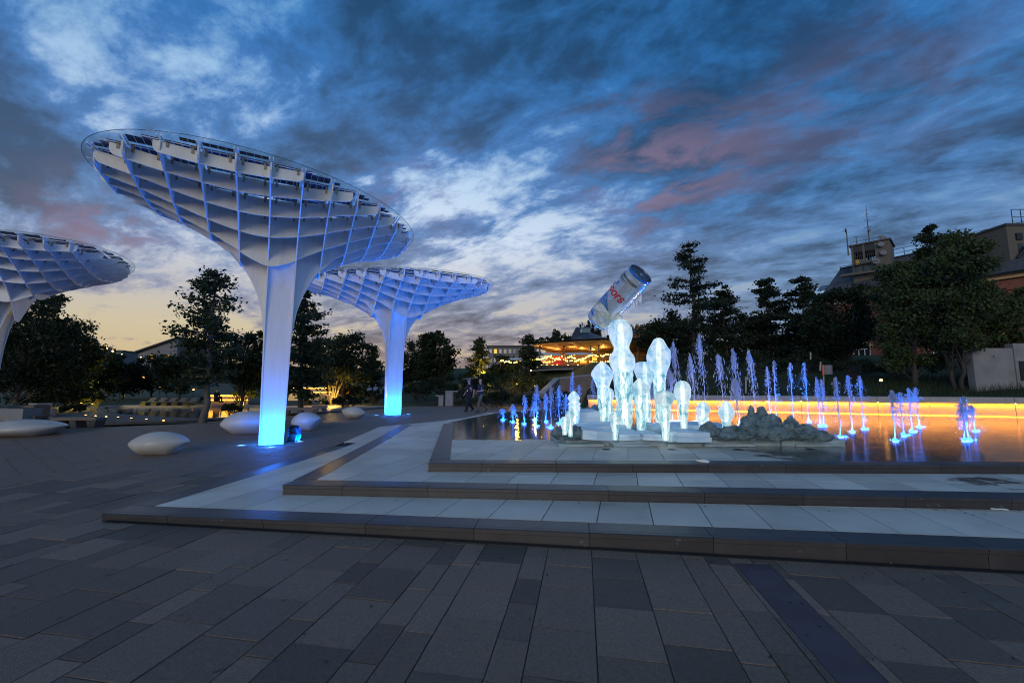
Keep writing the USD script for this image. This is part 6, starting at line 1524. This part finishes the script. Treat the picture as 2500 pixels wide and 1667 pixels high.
    for z_, l_ in ((2.2, .35), (3.0, .25), (3.7, .18)): obj('mast_arm', tube([loc(w * .46 - l_, 1.2, z1_ + z_), loc(w * .46 + l_, 1.2, z1_ + z_)], .025, 5), 'dark_metal', t)
    dish(loc(w * .50, 1.0, z1_ + 1.7), .26, np.array([.6, -.7, .2]))
    obj('mast', tube([loc(-.25, 0, u(.70)), loc(-.25, 0, z1_ + 1.0), loc(-.25, 0, z1_ + 2.1)], [.07, .06, .04], 6), 'dark_metal', t)
    obj('mast', tube([loc(w * .13, 1.0, z1_), loc(w * .13, 1.0, z1_ + 1.3)], .035, 6), 'dark_metal', t)
    obj('mast_arm', tube([loc(w * .13 - .25, 1., z1_ + 1.3), loc(w * .13 + .25, 1., z1_ + 1.3)], .03, 5), 'dark_metal', t)
    for k in range(5): obj('roof_rail_post', tube([loc(w * k / 5, .1, z1_ + .15), loc(w * k / 5, .1, z1_ + .5)], .022, 4), 'dark_metal', t)
    obj('roof_rail', tube([loc(0, .1, z1_ + .5), loc(w * .8, .1, z1_ + .5)], .022, 4), 'dark_metal', t)
tower()
def stair_house():
    y = 36.
    a = aty(2462, 600, y); z1_ = aty(2475, 551, y)[2]
    t = thing('stair_tower', 'pale stair tower with a railing at the right edge above the slate roof', 'tower', (a[0], y, a[2]))
    obj('wall', bx(a[0], y, a[2] - 4, a[0] + 6, y + 5, z1_), 'stucco', t)
    obj('cap', bx(a[0] - .12, y - .12, z1_ + .002, a[0] + 6.1, y + 5.1, z1_ + .18), 'roof_dark', t)
    obj('air_vent', bx(a[0] + .7, y - .14, z1_ - 1.3, a[0] + 1.2, y - .005, z1_ - .7), 'dark_metal', t); obj('window', bx(a[0] + .8, y - .04, z1_ - 2.6, a[0] + 1.25, y - .004, z1_ - 1.6), 'window_dark', t)
    for k in range(4): obj('railing_bar', tube([(a[0] + 1.0 + k * .8, y + .3, z1_ + .18), (a[0] + 1.0 + k * .8, y + .3, z1_ + 1.6)], .03, 5), 'dark_metal', t)
    for h in (.9, 1.6): obj('railing_bar', tube([(a[0] + 1.0, y + .3, z1_ + h), (a[0] + 4.2, y + .3, z1_ + h)], .03, 5), 'dark_metal', t)
    obj('pipe', tube([(a[0] + .4, y - .2, a[2] - 1.2), (a[0] + 1.4, y - .2, z1_ - 1.9), (a[0] + 2.6, y - .2, z1_ - 1.2)], .12, 6), 'dark_metal', t)
stair_house()

def pavilion():
    yF = 52.
    L_, R_ = aty(1307, 836, yF), aty(1640, 842, yF + 4)
    zF = aty(1377, 893, yF)[2]
    t = thing('pavilion', 'open pavilion bar with a broad curved roof, brown soffit and slim posts', 'building', (L_[0], yF, zF))
    # roof: a thin curved plate whose front edge bows towards the camera
    us = np.linspace(0, 1, 25); ws = np.linspace(0, 1, 7)
    U, Wd = np.meshgrid(us, ws, indexing='ij')
    X = L_[0] + (R_[0] - L_[0] + 3) * U; Y = yF - 3.5 * np.sin(PI * np.clip(U, 0, 1)) ** .8 + 1.2 * U + Wd * (5 + 9 * np.sin(PI * U) ** .6)
    Zt = L_[2] + .22 * np.sin(PI * U) + .55 * Wd
    v, f = grid(X, Y, Zt); obj('roof', (np.vstack([v, v - [0, 0, .16]]), np.vstack([f[:, ::-1] if False else f, f[:, ::-1] + len(v)])), 'canopy_roof', t, smooth=30)
    v, f = grid(X + .0, Y + .12, Zt - .20 - 1.15 * Wd ** .7 * np.sin(PI * np.clip(U, .02, .98)) ** .4); obj('soffit', (v, f), 'soffit', t, smooth=True)
    for i, px in enumerate((1318, 1377, 1443, 1462, 1500, 1560)):
        p = aty(px, 893, yF + .8 + i * .1); obj('post', tube([[p[0], p[1], zF - .3], [p[0], p[1], L_[2] - .3]], .10, 8), 'timber', t)
    obj('floor', bx(L_[0] + .5, yF - 1.5, zF - .6, R_[0] + 2, yF + 14, zF), 'deck_dark', t)
    zb = aty(1377, 862, yF + 7)[2]
    obj('back_wall', bx(L_[0] + 2, yF + 9, zF, R_[0] + 2, yF + 9.3, zb + 1.2), 'soffit', t)
    a, b = aty(1352, 890, yF + 5), aty(1386, 870, yF + 5); obj('bar_front', bx(a[0], yF + 5, zF, b[0], yF + 5.3, b[2]), 'bar_red', t)
    obj('bar_counter', bx(a[0] - .2, yF + 4.2, zF, b[0] + .3, yF + 4.9, zF + 1.05), 'red_paint', t)
    for k, (px0, px1, r0, r1) in enumerate([(1416, 1431, 880, 886), (1322, 1338, 882, 886), (1445, 1458, 872, 880), (1330, 1345, 868, 872)]):
        a, b = aty(px0, r1, yF + 8.9), aty(px1, r0, yF + 8.9); obj('lit_shelf', bx(a[0], yF + 8.6, a[2], b[0], yF + 8.8, b[2]), 'window_lit', t)
    for k, px in enumerate((1318, 1345, 1362, 1402, 1425, 1452, 1478)):
        p = aty(px, 892, yF + 1.5 + (k % 3) * 1.4); lamp_ball(t, f'glow_{k:03d}' if k else 'glow', np.array([p[0], p[1] + 1, zF + 2.2]), (1., .50, .12), 26, .06)
    a, b = aty(1391, 888, yF + 2), aty(1394, 866, yF + 2)
    obj('sign_board', place(lathe([(.001, -.75), (.42, -.5), (.5, 0), (.42, .5), (.001, .75)], 14), [a[0], yF + 2, (a[2] + b[2]) / 2], s=(1, .12, 1.0)), 'plaster_grey', t)
    rng = np.random.default_rng(6)
    for i, (px0, r0, px1, r1, sag, yy, nb) in enumerate([(1222, 878, 1268, 880, 3, yF - 4, 11), (1290, 874, 1345, 866, 5, yF - 1, 12), (1300, 882, 1372, 868, 7, yF + 1, 13), (1345, 870, 1400, 864, 7, yF - 1.5, 12), (1375, 876, 1440, 866, 8, yF + .5, 13), (1398, 872, 1446, 860, 8, yF - 1, 11), (1440, 862, 1500, 858, 6, yF - 1, 13), (1440, 880, 1500, 872, 6, yF + 2, 12), (1310, 888, 1500, 888, 2, yF + 3, 16)]):
        p0, p1 = aty(px0, r0, yy), aty(px1, r1, yy)
        st = thing('string_lights', f'festoon of round yellow bulbs across the pavilion terrace, {ORD[i]} counted from the left', 'string lights', p0, 'festoons of yellow bulbs')
        u = np.linspace(0, 1, nb); path = p0 + (p1 - p0) * u[:, None] - np.c_[0 * u, 0 * u, 4 * u * (1 - u) * sag * yy / FPX]
        obj('wire', tube(path, .012, 4), 'black', st)
        for q in path: obj('bulb', place(trimesh.creation.icosphere(1, rng.uniform(.07, .11)), q - [0, 0, .12] + rng.normal(0, .05, 3)), 'bulb_yellow', st)
    for i, (px, r0, r1, w_) in enumerate(((1250, 873, 878, 2.6), (1340, 863, 866, 3.2), (1420, 861, 865, 3.6))):
        p = aty(px, r1, yF - 3); v = np.array([[-w_ / 2, 0, 0], [w_ / 2, 0, -.05], [w_ / 2 * .9, 2.2, .35], [-w_ / 2 * .9, 2.2, .4], [0, .8, .30]]); f = np.array([[0, 1, 4], [1, 2, 4], [2, 3, 4], [3, 0, 4]])
        tt = thing('awning', ['pale cloth awning over the left festoon', 'pale cloth awning left of the red bar', 'pale cloth awning right of the red bar'][i], 'awning', p, 'cloth awnings at the pavilion')
        obj('cloth', (np.vstack([v, v - [0, 0, .02]]) + p, np.vstack([f, f[:, ::-1] + 5])), 'awning', tt)
        for s_ in (-1, 1): obj('pole', tube([p + [s_ * w_ / 2, 0, 0], [p[0] + s_ * w_ / 2, p[1], zF - .5]], .04, 6), 'timber', tt)
pavilion()
def house(label, px0, px1, top, y, depth, zbase, wallm, roofm, floors, bays, roof='flat', litw=(), name='apartment_house', rise=2., group=None):
    a, b = aty(px0, top, y), aty(px1, top, y); z1_ = a[2]
    t = thing(name, label, 'building', (a[0], y, zbase), group)
    obj('wall', bx(a[0], y, zbase, b[0], y + depth, z1_), wallm, t)
    if roof == 'flat': obj('roof', bx(a[0] - .3, y - .3, z1_ + .003, b[0] + .3, y + depth + .3, z1_ + .35), roofm, t)
    elif roof == 'mono':
        v = np.array([[a[0] - .5, y - .8, z1_], [b[0] + .5, y - .8, z1_ + rise], [b[0] + .5, y + depth + .5, z1_ + rise], [a[0] - .5, y + depth + .5, z1_], [a[0] - .5, y - .8, z1_ + .3], [b[0] + .5, y - .8, z1_ + rise + .3], [b[0] + .5, y + depth + .5, z1_ + rise + .3], [a[0] - .5, y + depth + .5, z1_ + .3]]) + [0, 0, .004]
        obj('roof', (v, bx(0, 0, 0, 1, 1, 1)[1]), roofm, t)
        v = np.array([[a[0], y + .01, z1_], [b[0], y + .01, z1_], [b[0], y + depth - .01, z1_], [a[0], y + depth - .01, z1_], [a[0], y + .01, z1_ + .002], [b[0], y + .01, z1_ + rise], [b[0], y + depth - .01, z1_ + rise], [a[0], y + depth - .01, z1_ + .002]]); obj('gable', (v, bx(0, 0, 0, 1, 1, 1)[1]), wallm, t)
    else:
        v = np.array([[a[0] - .5, y - .5, z1_], [b[0] + .5, y - .5, z1_], [b[0] + .5, y + depth + .5, z1_], [a[0] - .5, y + depth + .5, z1_], [a[0] + depth * .35, y + depth / 2, z1_ + rise], [b[0] - depth * .35, y + depth / 2, z1_ + rise]])
        obj('roof', (v, np.array([[0, 1, 5], [0, 5, 4], [1, 2, 5], [2, 3, 4], [2, 4, 5], [3, 0, 4], [0, 2, 1], [0, 3, 2]])), roofm, t)
    fh = (z1_ - zbase) / max(floors, 1); bw = (b[0] - a[0]) / bays
    for fl in range(floors):
        for k in range(bays):
            x = a[0] + bw * (k + .22); zz = zbase + fh * (fl + .28)
            w = obj('window', bx(x, y - .05, zz, x + bw * .56, y - .003, zz + fh * .5), 'window_lit' if (fl, k) in litw else 'window_dark', t)
            obj('frame', bx(x + bw * .26, y - .075, zz, x + bw * .30, y - .052, zz + fh * .5), 'white_paint', w)
            obj('sill', bx(x - .06, y - .14, zz - .10, x + bw * .62, y - .004, zz - .01), 'plaster_grey', w)
    return t, a, b, z1_
house('modern building with a sloping green roof and amber lit piers on the left skyline', 338, 432, 862, 95, 14, 2, 'plaster_grey', 'roof_dark', 4, 7, 'mono', {(3, 2), (3, 5)}, 'office_building', 3.4)
house('grey flat roofed building with pylons on the left skyline', 215, 300, 858, 130, 16, 2, 'plaster_grey', 'roof_dark', 4, 8, 'flat', {(2, 6)}, 'office_building')
house('low pale block between the pylons and the sloping roof', 304, 342, 868, 140, 12, 2, 'stucco', 'roof_dark', 3, 4, 'flat', (), 'office_building')
house('white terraced apartment house left of the pavilion', 1192, 1310, 848, 80, 14, 3, 'plaster_grey', 'roof_dark', 4, 10, 'flat', {(2, 2), (3, 1), (1, 5)})
house('old house with a tall slate roof behind the pavilion', 1395, 1500, 836, 85, 18, 4, 'plaster_grey', 'slate', 1, 6, 'hip', (), 'old_house', 4.4)
t, a, b, zz = house('long dark house with a row of chimneys behind the giant can', 1500, 1640, 812, 92, 18, 4, 'brick_red', 'roof_dark', 2, 7, 'hip', (), 'old_house', 2.2)
rng_ = np.random.default_rng(12)
for k in range(9):
    x = a[0] + 1 + (b[0] - a[0] - 2) * k / 9 + rng_.uniform(-.4, .4); h = 2.3 + rng_.uniform(0, .5)
    c_ = obj('chimney', bx(x, 99, zz, x + rng_.uniform(.6, 1.3), 99.8, zz + h), 'brick_red', t)
    for m in range(3): obj('pot', place(lathe([(.12, 0), (.10, .5), (.07, .5)], 8), (x + .15 + m * .25, 99.4, zz + h)), 'roof_dark', c_)
obj('dormer', bx(*aty(1421, 812, 84.5) , *(aty(1436, 806, 87))), 'window_sky', label='pale dormer window in the tall slate roof', cat='dormer')
for i, (px, r0, r1, y, r, m, lab) in enumerate([(175, 842, 815, 120, .9, 'roof_dark', 'purplish chimney stack left of the pylons'), (233, 870, 837, 100, .5, 'coping', 'leftmost pale slanting pylon on the left skyline'), (265, 880, 849, 100, .45, 'coping', 'middle pale slanting pylon on the left skyline'), (279, 876, 853, 100, .35, 'coping', 'rightmost pale thin pylon on the left skyline'), (207, 848, 834, 120, .15, 'dark_metal', 'thin mast with a round top on the left skyline'), (240, 842, 836, 120, .12, 'dark_metal', 'short aerial beside the leftmost pylon')]):
    p0, p1 = aty(px, r0 + 14, y), aty(px + (2 if 'slanting' in lab else 0), r1, y)
    t = thing('pylon' if 'pylon' in lab else 'chimney_stack' if 'chimney' in lab else 'mast', lab, 'pylon' if 'pylon' in lab else 'chimney' if 'chimney' in lab else 'mast', p0)
    obj('shaft', tube([p0, (p0 + p1) / 2, p1], [r, r * .95, r * .9], 10), m, t)
    obj('head', place(trimesh.creation.icosphere(1, r * (3. if 'round' in lab else 1.05)), p1, s=(1, 1, .6)), m, t)
FARLAMPS = ['tiny light on the roofline left of the pylons', 'tiny light between the two slanting pylons, lower one', 'tiny light high beside the middle pylon', 'tiny light right of the thin pylon', 'tiny light on the skyline just left of the modern building', 'tiny light at the lower left eave of the modern building', 'tiny light deep in the dark tree left of the pond', 'faint tiny light low in the dark trees beyond the pond', 'upper of two lights in the tree before the modern building', 'lower of two lights in the tree before the modern building', 'tiny light in the leaves left of the open crowned tree, above the loungers', 'tiny light by the trunk of the open crowned tree', 'tiny light at the right corner of the modern building', 'tiny light in the upper leaves of the open crowned tree', "amber glow in the middle of the open crowned tree's foliage", 'yellowish light low in the trees above the loungers', 'small light on the ground left of the largest stem', 'tiny light on the slope below the pavilion terrace', 'small round lamp on the slope below the red bar', 'small amber light right of the many stemmed shrub', 'small lamp on the timber deck, right one of the pair', 'small lamp on the timber deck, left one of the pair']
for i, (px, py, y) in enumerate([(222, 856, 60), (246, 863, 60), (262, 851, 62), (275, 857, 62), (297, 864, 64), (344, 872, 60), (279, 911, 48), (293, 946, 48), (350, 908, 48), (350, 921, 48), (408, 948, 52), (472, 951, 50), (452, 868, 60), (471, 849, 60), (487, 884, 46), (391, 944, 50), (593, 986, 34), (1296, 904, 46), (1300, 927, 40), (857, 934, 42), (80, 996, 30), (62, 996, 30)]):
    p = aty(px, py, y); t = thing('far_lamp', FARLAMPS[i], 'lamp', p, 'tiny warm lights in the distance')
    obj('bulb', place(trimesh.creation.icosphere(1, .0018 * y), p), 'lamp_warm', t)
    obj('bracket', tube([p - [0, 0, .02 * y], p - [0, 0, .0012 * y]], .0006 * y, 5), 'dark_metal', t)
for i, (px, top, y, w) in enumerate([(1356, 802, 150, 2.2), (1349, 822, 150, 1.3), (1363, 806, 150, 1.6), (1326, 824, 120, 4), (1400, 812, 118, 3), (1424, 798, 118, 3), (1441, 790, 110, 2.5)]):
    b_ = aty(px, 850, y); H_ = aty(px, top, y)[2] - b_[2]
    tree(['narrow poplar on the skyline behind the pavilion, middle one', 'narrow poplar on the skyline, left one', 'narrow poplar on the skyline, right one', 'round tree on the skyline above the left end of the pavilion roof', 'ragged tree left of the tall slate roof', 'ragged tree against the slope of the slate roof', 'ragged tree at the peak of the slate roof'][i], b_, H_, w, 'spire' if i < 3 else 'round', 140 + i, n=900, size=.7, clear=.1)
def fence_lawn():
    rng = np.random.default_rng(20)
    n = 16000
    x = rng.uniform(4, 34, n); s = rng.uniform(1.0, 7.5, n)
    P = W0 + WD * (x[:, None] - 4) + WN * s[:, None]
    z = zt(P[:, 0], P[:, 1]); hgt = rng.uniform(.18, .55, n)
    a = rng.uniform(0, 2 * PI, n); l = rng.normal(0, .12, (n, 2))
    v = np.stack([np.c_[P[:, 0] - .012 * np.cos(a), P[:, 1] - .012 * np.sin(a), z - .03], np.c_[P[:, 0] + .012 * np.cos(a), P[:, 1] + .012 * np.sin(a), z - .03], np.c_[P + l, z + hgt]], 1).reshape(-1, 3)
    obj('tall_grass', (v, np.arange(3 * n).reshape(-1, 3)), 'leaf_mid', label='tall dark grass on the slope behind the amber wall', cat='grass', kind='stuff')
fence_lawn()
